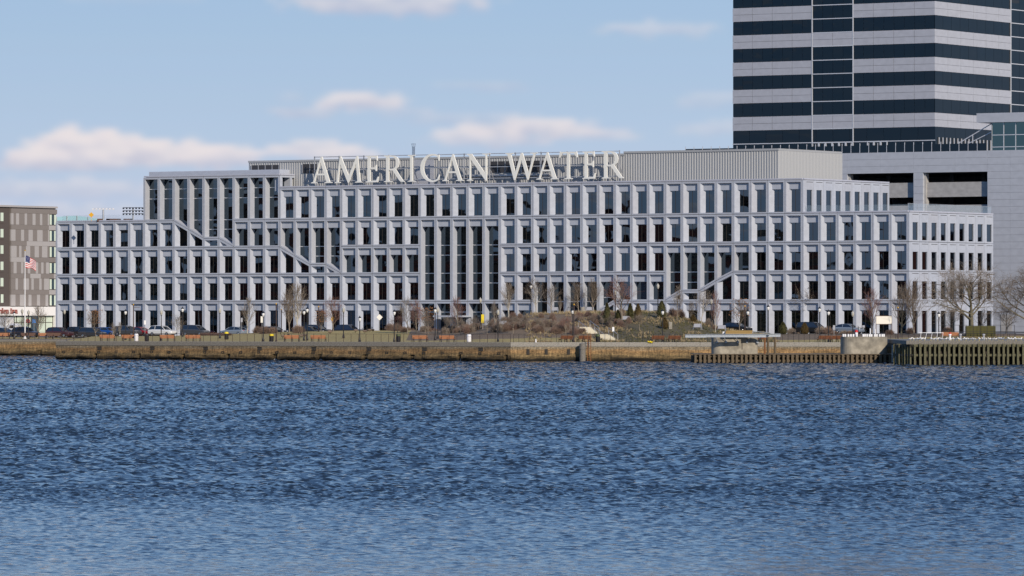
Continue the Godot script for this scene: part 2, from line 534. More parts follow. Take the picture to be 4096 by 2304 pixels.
# ---------------------------------------------------------------- ground
func terrain() -> void:
	var zones := {}
	for k in ["promenade", "lawn", "mound", "road", "pavement", "flower_bed"]:
		zones[k] = MB.new()
	var xs := []
	var x := -125.0
	while x < 140.0:
		xs.append(x)
		x += 1.5
	xs.append_array([-67.21, -67.19, -0.2])
	xs.sort()
	var ts := [0.35, 1.5, 3.0, 4.5, 6.0]
	while ts[-1] < 150.0: ts.append(ts[-1] + 1.6)
	for i in xs.size() - 1:
		for j in ts.size() - 1:
			var P := []
			for q in [[i, j], [i + 1, j], [i + 1, j + 1], [i, j + 1]]:
				var X: float = xs[q[0]]
				var wd := wall_depth(xs[i] + 0.003 if q[0] == i else xs[i + 1] - 0.003)
				var d: float = wd + ts[q[1]]
				P.append(Vector3(X, ground(X if absf(X + 67.2) > 0.05 else xs[i] + 0.003, d), -d))
			var c: Vector3 = (P[0] + P[2]) / 2
			var t: float = ts[j]
			var gap := (front_depth(c.x) + c.z) * 0.843   # metres in front of the long facade
			var z := "lawn"
			if t < 5.9: z = "promenade"
			elif gap < 4.0 and gap > -30: z = "pavement"
			elif c.x < -14.0 and gap < 12.0 and gap > -30: z = "road"
			elif c.x > 40.0 and gap < 11.0: z = "road"
			elif c.x > -14.0 and c.x < 14.0 and t > 18.5: z = "flower_bed"
			elif c.x >= 14.0 and c.x < 38.0 and t > 8.0: z = "mound"
			elif c.x < -14 and gap < -30: z = "road"
			elif c.x > -15.0 and t > 18.5: z = "flower_bed"
			zones[z].quad(P[0], P[1], P[2], P[3])
	struct("promenade", zones.promenade.mesh(), M.brick_paving, "red brick promenade behind the sea wall railing")
	struct("lawn", zones.lawn.mesh(), M.lawn, "dormant olive lawn between promenade and street")
	struct("mound", zones.mound.mesh(), M.slope, "planted garden mound in front of the office block")
	struct("road", zones.road.mesh(), M.asphalt, "asphalt street along the office block")
	struct("pavement", zones.pavement.mesh(), M.pavement, "pavement at the foot of the office block")
	if zones.flower_bed.v.size(): struct("flower_bed", zones.flower_bed.mesh(), M.mulch, "mulched planting bed at the edge of the lawn")
	var mb := MB.new()
	mb.quad(Vector3(-2600, 2.4, -870), Vector3(2000, 2.4, -870), Vector3(2000, 2.4, -3500), Vector3(-2600, 2.4, -3500))
	struct("ground", mb.mesh(), M.far_ground, "flat ground behind the buildings")
	mb = MB.new()
	mb.quad(Vector3(-3600, 2.0, 900), Vector3(-1490, 2.0, 900), Vector3(-1490, 2.0, -700), Vector3(-3600, 2.0, -700))
	struct("ground", mb.mesh(), M.far_ground, "flat ground of the opposite bank")

# ---------------------------------------------------------------- sea walls
func stain_texture() -> ImageTexture:
	# tide marks on old concrete: grey top, rust-tan splash band, olive silt, dark weed at the waterline
	var w := 1024
	var h := 192
	var a := FastNoiseLite.new()
	a.seed = 4; a.frequency = 0.012; a.fractal_octaves = 5
	var b := FastNoiseLite.new()
	b.seed = 9; b.frequency = 0.06; b.fractal_octaves = 4
	var im := Image.create(w, h, false, Image.FORMAT_RGB8)
	var stops := [[0.0, Color(0.09, 0.08, 0.055)], [0.14, Color(0.15, 0.13, 0.085)], [0.27, Color(0.34, 0.29, 0.20)], [0.42, Color(0.43, 0.37, 0.26)], [0.58, Color(0.50, 0.41, 0.285)], [0.72, Color(0.55, 0.445, 0.31)], [0.82, Color(0.51, 0.44, 0.34)], [0.9, Color(0.47, 0.43, 0.36)], [1.0, Color(0.50, 0.46, 0.39)]]
	for y in h:
		for x in w:
			var e := minf(x, w - x) / 40.0
			var k := a.get_noise_2d(x * 0.5, y * 1.6) * clampf(e, 0.25, 1.0)
			var g := b.get_noise_2d(x, y * 1.5)
			var t := clampf(1.0 - float(y) / h + k * 0.16, 0.0, 1.0)
			var c: Color
			for s in stops.size() - 1:
				if t >= stops[s][0] and t <= stops[s + 1][0]:
					c = stops[s][1].lerp(stops[s + 1][1], (t - stops[s][0]) / (stops[s + 1][0] - stops[s][0]))
			var st := b.get_noise_2d(x * 1.6 + 500.0, y * 0.12)
			var m := 1.0 + 0.34 * g + 0.22 * k + 0.30 * st
			if g < -0.42: m *= 0.72
			im.set_pixel(x, y, Color(c.r * m, c.g * m, c.b * m))
	return ImageTexture.create_from_image(im)

func wall_run(called: String, label: String, p: Vector2, q: Vector2, face: Material, cap: Material, top: float, rough: float, block: float, brackets: bool, seed_of: int, cap_h := 0.62, fine_top := 0.0) -> Node3D:
	# p and q are x and depth of the two ends of the face at coping level
	var o := thing(called, label, "sea wall", Vector3(p.x, 0, -p.y), atan2(q.y - p.y, q.x - p.x))
	var L := p.distance_to(q)
	var fn := FastNoiseLite.new()
	fn.seed = seed_of; fn.frequency = 0.35; fn.fractal_octaves = 4
	var ys := [-0.9, 0.0, 0.16, 0.3, 0.5, 0.75, 0.95, top - cap_h]
	var outs := [-0.35, -0.25, -0.05, 0.34, 0.46, 0.30, 0.08, 0.0]
	var mb := MB.new()
	var n := int(L / 0.35)
	for i in n:
		for j in ys.size() - 1:
			var P := []
			var T := []
			for c in [[i, j], [i + 1, j], [i + 1, j + 1], [i, j + 1]]:
				var x: float = L * c[0] / n
				var y: float = ys[c[1]]
				var cut: float = fn.get_noise_2d(x, y * 2.0)
				var joint: float = 1.0 if fmod(x + 1.0, 7.4) < 0.5 else 0.0
				var out: float = outs[c[1]] * rough * (0.6 + cut) + 0.07 * rough * cut * (1.0 if c[1] > 0 and c[1] < 7 else 0.0)
				if joint > 0 and c[1] > 0 and c[1] < 6: out -= 0.45 * rough
				P.append(Vector3(x, y + (0.06 * cut if c[1] > 0 and c[1] < 7 else 0.0), out))
				T.append(Vector2(x / 30.0, 1.0 - y / (top - cap_h)))
			mb.quad(P[0], P[1], P[2], P[3])
			for k in [0, 2, 1, 0, 3, 2]: mb.uv.append(T[k])
	part("wall_face", mb.mesh(), face, o)
	mb = MB.new()
	mb.bx(0, -0.9, -2.5, L, top - cap_h, -0.4)
	part("wall_core", mb.mesh(), M.core, o)
	var nb := int(round(L / block))
	var bl := L / nb
	var shape := MB.new()
	shape.cham(0.012, -cap_h, -0.75, bl - 0.012, 0, 0.07, 0.04)
	var sm := shape.mesh()
	for i in nb:
		part("coping_stone", sm, cap, o, Transform3D(Basis(), Vector3(bl * i, top + rng.randf_range(-0.008, 0.008), rng.randf_range(-0.01, 0.01))))
	if brackets:
		var small := MB.new()
		small.bx(-0.22, -0.16, -0.05, 0.22, -0.09, 0.12); small.bx(-0.22, 0.09, -0.05, 0.22, 0.16, 0.12); small.bx(-0.22, -0.09, -0.05, -0.15, 0.09, 0.12); small.bx(0.1, -0.09, -0.05, 0.22, 0.02, 0.12)
		var big := MB.new()
		big.bx(-0.36, -0.24, -0.05, 0.36, 0.24, 0.03); big.bx(-0.36, 0.2, 0.03, 0.36, 0.26, 0.1); big.bx(-0.36, -0.26, 0.03, 0.36, -0.2, 0.1); big.bx(-0.05, -0.2, 0.03, 0.3, 0.05, 0.08)
		var smm := small.mesh(); var bgm := big.mesh()
		var k := 0
		var x := 1.4
		while x < L - 1.0:
			part("mooring_bracket", smm, M.bracket, o, Transform3D(Basis(), Vector3(x, 1.18 + rng.randf_range(-0.03, 0.03), 0.0)))
			if k % 3 == 2: part("fender_plate", bgm, M.bracket, o, Transform3D(Basis(), Vector3(x + 0.1, 1.72, 0.02)))
			x += 2.95; k += 1
	return o

func sea_walls() -> void:
	var tex := stain_texture()
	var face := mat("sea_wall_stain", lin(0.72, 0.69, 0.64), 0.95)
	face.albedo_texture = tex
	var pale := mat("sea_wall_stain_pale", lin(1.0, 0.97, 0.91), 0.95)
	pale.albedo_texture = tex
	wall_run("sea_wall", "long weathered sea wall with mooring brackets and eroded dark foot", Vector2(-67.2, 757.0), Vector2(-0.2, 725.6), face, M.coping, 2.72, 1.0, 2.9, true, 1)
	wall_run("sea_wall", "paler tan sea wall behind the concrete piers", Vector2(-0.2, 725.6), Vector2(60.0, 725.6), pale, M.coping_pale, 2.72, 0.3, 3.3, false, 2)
	wall_run("sea_wall", "low set-back sea wall below the flagpole and hotel", Vector2(-112.0, 823.0), Vector2(-67.2, 823.0), face, M.coping, 2.62, 0.8, 3.6, false, 3, 0.35)
	var e := wall_run("sea_wall", "short end return of the weathered sea wall", Vector2(-67.22, 823.0), Vector2(-67.22, 757.3), face, M.coping, 2.70, 0.4, 5.5, false, 4)
	var rec := MB.new()
	rec.bx(-0.22, -0.4, -0.04, 0.22, 0.4, 0.03); rec.bx(-0.12, -0.34, 0.03, 0.16, 0.34, 0.07)
	var rm := rec.mesh()
	for x in [2112, 2185, 2274]:
		var p := px(x, 1410, 725.6)
		solo("wall_plate", rm, M.bracket, "dark rusty plate fixed to the pale sea wall", "plate", Transform3D(Basis(), Vector3(p.x, 1.35, -725.58)), "plates on the pale sea wall")

# ---------------------------------------------------------------- office block
func pane_mesh(p: Array, z: float, key: int) -> ArrayMesh:
	# a sheet of glass over the four corners p (bl, br, tr, tl), a little warped as float glass is
	var r := RandomNumberGenerator.new()
	r.seed = key
	var mb := MB.new()
	var tilt := Vector2(r.randfn(0, 0.003), r.randfn(0, 0.0035))
	var ph := r.randf() * TAU
	var ph2 := r.randf() * TAU
	var wx := r.randf_range(0.001, 0.005)
	var wy := r.randf_range(0.001, 0.006)
	var nx := 4
	var ny := 5
	var V := []
	var N := []
	for j in ny + 1:
		for i in nx + 1:
			var u := float(i) / nx
			var t := float(j) / ny
			var a: Vector2 = p[0].lerp(p[1], u)
			var b: Vector2 = p[3].lerp(p[2], u)
			var q := a.lerp(b, t)
			V.append(Vector3(q.x, q.y, z))
			N.append(Vector3(tilt.x + wx * sin(5.0 * u + ph) + 0.4 * wy * sin(7.0 * t + ph2 * 2.0), tilt.y + wy * sin(6.0 * t + ph2) + 0.5 * wx * sin(9.0 * t + 4.0 * u + ph), 1).normalized())
	for j in ny:
		for i in nx:
			var a := j * (nx + 1) + i
			mb.trin(V[a], V[a + 1], V[a + nx + 2], N[a], N[a + 1], N[a + nx + 2])
			mb.trin(V[a], V[a + nx + 2], V[a + nx + 1], N[a], N[a + nx + 2], N[a + nx + 1])
	return mb.mesh()

func panel(o: Node3D, x0: float, bl: float, br: float, tr: float, tl: float, kind: String, at := Transform3D(), sill := 0.26, transoms := [], spandrel := true, glass: Material = null) -> void:
	var W := BAY
	var g := 0.035
	var slant := absf(bl - br) > 0.01 or absf(tl - tr) > 0.01
	var deep := kind == "deep"
	var flat := kind == "flat"
	var d: float = 1.28 if deep else (0.2 if flat else 0.62)
	var a: float = 0.0 if deep or flat else 0.66
	var xl := 0.27
	var xr := W - 0.25
	if flat:
		xl = 0.84; xr = 2.58
	var yb := func(x: float) -> float: return lerpf(bl, br, x / W)
	var yt := func(x: float) -> float: return lerpf(tl, tr, x / W)
	var so: float = sill * (1.2 if absf(bl - br) > 0.01 else 1.0)
	var to: float = 0.33 * (1.2 if absf(tl - tr) > 0.01 else 1.0)
	if flat: to = 1.5
	var hl: float = yt.call(xl) - to - yb.call(xl) - so
	var hr: float = yt.call(xr) - to - yb.call(xr) - so
	if hr < 0.12 and hl > 0.12: xr = lerpf(xl, xr, (hl - 0.12) / (hl - hr))
	elif hl < 0.12 and hr > 0.12: xl = lerpf(xr, xl, (hr - 0.12) / (hr - hl))
	var O := [Vector2(g, yb.call(g) + g), Vector2(W - g, yb.call(W - g) + g), Vector2(W - g, yt.call(W - g) - g), Vector2(g, yt.call(g) - g)]
	var I := [Vector2(xl, yb.call(xl) + so), Vector2(xr, yb.call(xr) + so), Vector2(xr, yt.call(xr) - to), Vector2(xl, yt.call(xl) - to)]
	var key := "%s_%.2f_%.2f_%.2f_%.2f_%.2f_%.2f" % [kind, bl, br, tr, tl, so, xr]
	if not cache.has(key):
		var mb := MB.new()
		var ax := minf(a, (xr - xl) * 0.6)
		for k in 4:
			var j := (k + 1) % 4
			var B0: Vector2 = I[k] + (Vector2(ax, (yb.call(xl + ax) - yb.call(xl)) if k == 0 else (yt.call(xl + ax) - yt.call(xl))) if k == 0 or k == 3 else Vector2.ZERO)
			var B1: Vector2 = I[j] + (Vector2(ax, (yb.call(xl + ax) - yb.call(xl)) if j == 0 else (yt.call(xl + ax) - yt.call(xl))) if j == 0 or j == 3 else Vector2.ZERO)
			mb.quad(Vector3(O[k].x, O[k].y, 0), Vector3(O[j].x, O[j].y, 0), Vector3(I[j].x, I[j].y, 0), Vector3(I[k].x, I[k].y, 0))
			mb.quad(Vector3(I[k].x, I[k].y, 0), Vector3(I[j].x, I[j].y, 0), Vector3(B1.x, B1.y, -d), Vector3(B0.x, B0.y, -d))
			mb.quad(Vector3(O[j].x, O[j].y, 0), Vector3(O[k].x, O[k].y, 0), Vector3(O[k].x, O[k].y, -0.7), Vector3(O[j].x, O[j].y, -0.7))
		if flat:   # no slot is cut over these windows; dark strips paint its shade
			pass
		cache[key] = mb.mesh()
	var f := part("wall_panel", cache[key], [M.precast, M.precast, M.precast_pale, M.precast_warm][absi(hash("%f%f" % [x0, bl])) % 4], o, at * Transform3D(Basis(), Vector3(x0, 0, 0)))
	var xg := xl + (0.0 if deep or flat else 0.60)
	var zg: float = -1.22 if deep else (-0.17 if flat else -0.585)
	var gt: float = I[3].y + (0.0 if not slant else yt.call(xg) - yt.call(xl))
	var gtr: float = I[2].y
	if spandrel and not flat:
		var low := minf(gt, gtr) - 1.07
		var mk := "sp_%s_%.2f" % [kind, low]
		if not cache.has(mk):
			var s := MB.new()
			s.bx(xl + (0.34 if not deep else 0.02), low, -1.3 if deep else -0.7, xr - 0.005, minf(gt, gtr) + 0.02, -0.34)
			s.bx(xl + (0.42 if not deep else 0.03), low - 0.05, -1.25 if deep else -0.66, xr - 0.01, low - 0.001, -0.4)
			cache[mk] = s.mesh()
		part("spandrel", cache[mk], M.precast, f)
		gt = low - 0.05
		gtr = low - 0.05
	var gbl: float = I[0].y - 0.03 + (yb.call(xg) - yb.call(xl))
	var gbr: float = I[1].y - 0.03
	var mat_of: Material = glass if glass else M.glass
	var ys := []
	for y in transoms:
		if y > maxf(gbl, gbr) + 0.25 and y < minf(gt, gtr) - 0.25: ys.append(y)
	ys.sort()
	var lo := [gbl, gbr]
	for k in ys.size() + 1:
		var hi := [gt, gtr] if k == ys.size() else [ys[k] - 0.035, ys[k] - 0.035]
		part("window_pane", pane_mesh([Vector2(xg, lo[0]), Vector2(xr + 0.01, lo[1]), Vector2(xr + 0.01, hi[1]), Vector2(xg, hi[0])], zg, hash("%s%f%f%d%s" % [kind, x0, bl, k, at.origin])), mat_of, f)
		if k < ys.size():
			var mk := "tr_%.3f_%.2f" % [xr, ys[k]]
			if not cache.has(mk):
				var t := MB.new()
				t.bx(xg, ys[k] - 0.05, zg - 0.03, xr, ys[k] + 0.05, zg + 0.09)
				cache[mk] = t.mesh()
			part("transom", cache[mk], M.mullion, f)
			lo = [ys[k] + 0.035, ys[k] + 0.035]
	if not deep and not flat and not slant and gt - gbl > 1.2:
		var mk := "fr_%s_%.2f_%.2f" % [kind, gt, gbl]
		if not cache.has(mk):
			var t := MB.new()
			var xm := lerpf(xg, xr, 0.36)
			t.bx(xm - 0.02, gbl, zg - 0.02, xm + 0.02, gt, zg + 0.035)
			t.bx(xg, gbl, zg - 0.02, xr, gbl + 0.09, zg + 0.05)
			cache[mk] = t.mesh()
		part("window_frame", cache[mk], M.bracket, f)

func office_block() -> void:
	var c53 := Vector3(59.5, 0, -771.9)
	var t := Vector3(cos(TH), 0, sin(TH))
	var o := thing("office_block", "long pale precast office block with deep slanted window bays and stepped roof", "office building", c53 - t * BAY * 53.0, -TH)
	var y0 := 2.9
	var I := Transform3D()
	for i in 53:
		var x := BAY * i
		# ground storey
		if i >= 24 and i <= 28: panel(o, x, y0, y0, G12, G12, "deep", I, 0.1, [7.0], false)
		elif i == 29 or i == 30: panel(o, x, y0, y0, G12, G12, "deep", I, 0.1)
		elif i >= 31 and i <= 34: panel(o, x, y0, y0, G23, G23, "deep", I, 0.1, [G12 - 0.05, 6.2])
		elif i == 35: panel(o, x, y0, y0, G12, 7.1, "splayed", I, 0.1, [], false)
		else: panel(o, x, y0, y0, G12, G12, "splayed", I, 0.1)
		# second storey
		if i >= 24 and i <= 28: panel(o, x, G12, G12, G45, G45, "deep", I, 0.26, [G23 + 0.05, G23 - 1.52, G34 + 0.05, G34 - 1.52])
		elif i >= 31 and i <= 34: pass
		elif i == 35: panel(o, x, 7.1, G12, G23, G23, "deep", I, 0.26, [G12 + 0.6])
		elif i >= 36 and i <= 38: panel(o, x, G12, G12, G23, G23, "deep")
		elif i == 39: panel(o, x, G12, G12, 10.3, G12 + 0.12, "splayed", I, 0.26, [], false)
		elif i == 40: panel(o, x, G12, G12, 10.25, 10.25, "splayed", I, 0.26, [], false)
		elif i == 41: panel(o, x, G12, G12, 11.78, 10.25, "splayed", I, 0.26, [], false)
		elif i == 42: panel(o, x, G12, G12, G23, 11.78, "splayed", I, 0.26, [], false)
		else: panel(o, x, G12, G12, G23, G23, "splayed")
		# third storey
		if i == 15: panel(o, x, G23, G23, 16.1, G34, "splayed", I, 0.26, [], false)
		elif i == 16: panel(o, x, G23, G23, 14.7, 16.1, "splayed", I, 0.26, [], false)
		elif i == 17: panel(o, x, G23, G23, 14.7, 14.7, "splayed", I, 0.26, [], false)
		elif i == 18: panel(o, x, G23, G23, G23 + 0.12, 14.7, "splayed", I, 0.26, [], false)
		elif i >= 19 and i <= 23 or i == 43: panel(o, x, G23, G23, G34, G34, "deep")
		elif i >= 24 and i <= 28: pass
		elif i == 39: panel(o, x, G12 + 0.12, 10.3, G34, G34, "deep", I, 0.26, [G23 + 0.05, G23 - 1.52])
		elif i == 40: panel(o, x, 10.25, 10.25, G34, G34, "deep", I, 0.26, [G23 + 0.05, G23 - 1.52])
		elif i == 41: panel(o, x, 10.25, 11.78, G34, G34, "deep", I, 0.26, [G23 + 0.05])
		elif i == 42: panel(o, x, 11.78, G23, G34, G34, "deep", I, 0.26, [G23 + 0.3])
		else: panel(o, x, G23, G23, G34, G34, "splayed")
		# fourth storey
		if i == 8: panel(o, x, G34, G34, 20.55, G45, "splayed", I, 0.26, [], false)
		elif i == 9: panel(o, x, G34, G34, 19.08, 20.55, "splayed", I, 0.26, [], false)
		elif i == 10: panel(o, x, G34, G34, 19.08, 19.08, "splayed", I, 0.26, [], false)
		elif i == 11: panel(o, x, G34, G34, G34 + 0.12, 19.08, "splayed", I, 0.26, [], false)
		elif i >= 12 and i <= 14: panel(o, x, G34, G34, G45, G45, "deep")
		elif i == 15: panel(o, x, G34, 16.1, G45, G45, "deep", I, 0.26, [G34 + 0.2])
		elif i == 16: panel(o, x, 16.1, 14.7, G45, G45, "deep", I, 0.26, [G34 + 0.05])
		elif i == 17: panel(o, x, 14.7, 14.7, G45, G45, "deep", I, 0.26, [G34 + 0.05, G34 - 1.52])
		elif i == 18: panel(o, x, 14.7, G23 + 0.12, G45, G45, "deep", I, 0.26, [G34 + 0.05, G34 - 1.52])
		elif i >= 24 and i <= 28: pass
		else: panel(o, x, G34, G34, G45, G45, "splayed")
		# top storey
		if i >= 6 and i <= 14:
			var b0 := G45
			var b1 := G45
			if i == 8: b1 = 20.55
			if i == 9: b0 = 20.55; b1 = 19.08
			if i == 10: b0 = 19.08; b1 = 19.08
			if i == 11: b0 = 19.08; b1 = G34 + 0.12
			panel(o, x, b0, b1, GBOX, GBOX, "deep", I, 0.26, [27.28, 25.69, G45 + 0.1, G45 - 1.45], false)
		elif i >= 15 and i <= 46: panel(o, x, G45, G45, G5, G5, "splayed")
	# end walls, turned a quarter round: ninety degrees to the long front
	var turn := Basis(Vector3.UP, PI / 2)
	var e4 := Transform3D(turn, Vector3(BAY * 53.0 + 0.22, 0, -0.22))
	var e5 := Transform3D(turn, Vector3(BAY * 47.0 + 0.22, 0, -0.22))
	for i in 9:
		var x := BAY * i
		panel(o, x, y0, y0, G12, G12, "flat", e4, 0.1)
		panel(o, x, G12, G12, G23, G23, "flat", e4)
		panel(o, x, G23, G23, G34, G34, "flat", e4)
		panel(o, x, G34, G34, G45, G45, "flat", e4)
		panel(o, x, G45, G45, G5, G5, "flat", e5)
	var ebox := Transform3D(turn, Vector3(BAY * 15.0 + 0.12, 0, -0.15))
	for i in 3: panel(o, BAY * i, 26.4, 26.4, GBOX, GBOX, "deep", ebox, 0.26, [], false)
	# corner piers, storey by storey, and dark strips that paint the shade of the end wall head slots
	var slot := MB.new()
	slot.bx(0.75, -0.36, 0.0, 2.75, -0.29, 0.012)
	var slot_shade_m := slot.mesh()
	var ends := [[y0, G12], [G12, G23], [G23, G34], [G34, G45]]
	for s in ends:
		for q in [[53.0, 0.0, 0.22], [0.0, -0.12, 0.0]]:
			var mb := MB.new()
			mb.bx(BAY * q[0] + q[1] + 0.012, s[0] + 0.035, -0.7, BAY * q[0] + q[2] - 0.012, s[1] - 0.035, 0.0)
			part("corner_pier", mb.mesh(), M.precast, o)
		for i in 9: part("slot_shade", slot_shade_m, M.bracket, o, e4 * Transform3D(Basis(), Vector3(BAY * i, s[1], 0)))
	for q in [[47.0, 0.0, 0.22, G45, G5], [15.0, 0.0, 0.12, G5 + 0.24, GBOX], [6.0, -0.12, 0.0, G45, GBOX]]:
		var mb := MB.new()
		mb.bx(BAY * q[0] + q[1] + 0.01, q[3] + 0.035, -0.7, BAY * q[0] + q[2] - 0.01, q[4] - 0.035, 0.0)
		part("corner_pier", mb.mesh(), M.precast, o)
	for i in 9: part("slot_shade", slot_shade_m, M.bracket, o, e5 * Transform3D(Basis(), Vector3(BAY * i, G5, 0)))
	# copings
	var cm := MB.new()
	cm.cham(0.015, 0.03, -0.75, BAY - 0.015, 0.25, 0.03, 0.02)
	var cop := cm.mesh()
	for i in 53:
		var y := G45
		if i >= 6 and i <= 14: y = GBOX
		elif i >= 15 and i <= 46: y = G5
		part("coping", cop, M.precast_edge, o, Transform3D(Basis(), Vector3(BAY * i, y, 0)))
	for i in 9:
		part("coping", cop, M.precast_edge, o, e4 * Transform3D(Basis(), Vector3(BAY * i, G45, 0)))
		part("coping", cop, M.precast_edge, o, e5 * Transform3D(Basis(), Vector3(BAY * i, G5, 0)))
	for i in 3: part("coping", cop, M.precast_edge, o, ebox * Transform3D(Basis(), Vector3(BAY * i, GBOX, 0)))
	# the dark inside and the roofs
	var core := MB.new()
	core.bx(0.0, y0, -27.0, BAY * 53.0 - 0.5, G45 - 0.1, -1.45)
	core.bx(BAY * 6.0, G45 - 0.08, -27.0, BAY * 47.0 - 0.5, G5 - 0.1, -1.45)
	core.bx(BAY * 6.0, G5 - 0.08, -10.0, BAY * 15.0 - 1.5, GBOX - 0.1, -1.45)
	part("inner_wall", core.mesh(), M.core, o)
	for q in [[0.0, BAY * 6.0 - 0.01, G45], [BAY * 47.0 + 0.3, BAY * 53.0 - 0.3, G45], [BAY * 15.0, BAY * 47.0 - 0.3, G5], [BAY * 6.0, BAY * 15.0 - 0.1, GBOX]]:
		var mb := MB.new()
		mb.bx(q[0] + 0.02, q[2] - 0.09, -27.0 if q[2] < GBOX else -10.0, q[1], q[2] + 0.02, -0.6)
		part("roof", mb.mesh(), M.roofing, o)
	var at := MB.new()
	at.cham(BAY * 6.0 + 0.1, GBOX + 0.03, -10.5, BAY * 15.0 - 0.9, GBOX + 0.98, -1.3, 0.04)
	part("attic_band", at.mesh(), M.precast, o)
	# glass rail of the terrace over the end wall
	for i in 9:
		var g := MB.new()
		g.bx(0.05, 0.25, -0.35, BAY - 0.05, 1.3, -0.335)
		part("terrace_glass", g.mesh(), M.glass_rail, o, e4 * Transform3D(Basis(), Vector3(BAY * i, G45, 0)))
		var r := MB.new()
		r.bx(0, 1.3, -0.37, BAY, 1.34, -0.32); r.bx(0.0, 0.25, -0.37, 0.04, 1.3, -0.32)
		part("terrace_rail", r.mesh(), M.steel, o, e4 * Transform3D(Basis(), Vector3(BAY * i, G45, 0)))
	for i in range(47, 53):
		var g := MB.new()
		g.bx(0.05, 0.25, -0.5, BAY - 0.05, 1.2, -0.485)
		part("terrace_glass", g.mesh(), M.glass_rail, o, Transform3D(Basis(), Vector3(BAY * i, G45, 0)))
	for i in 6:
		var g := MB.new()
		g.bx(0.05, 0.25, -1.6, BAY - 0.05, 1.15, -1.585)
		part("terrace_glass", g.mesh(), M.glass_rail, o, Transform3D(Basis(), Vector3(BAY * i, G45, 0)))
	# canopy over the entrance
	var cn := MB.new()
	cn.bx(BAY * 25.4, 6.2, -0.5, BAY * 27.2, 6.46, 2.6)
	part("canopy", cn.mesh(), M.precast, o)

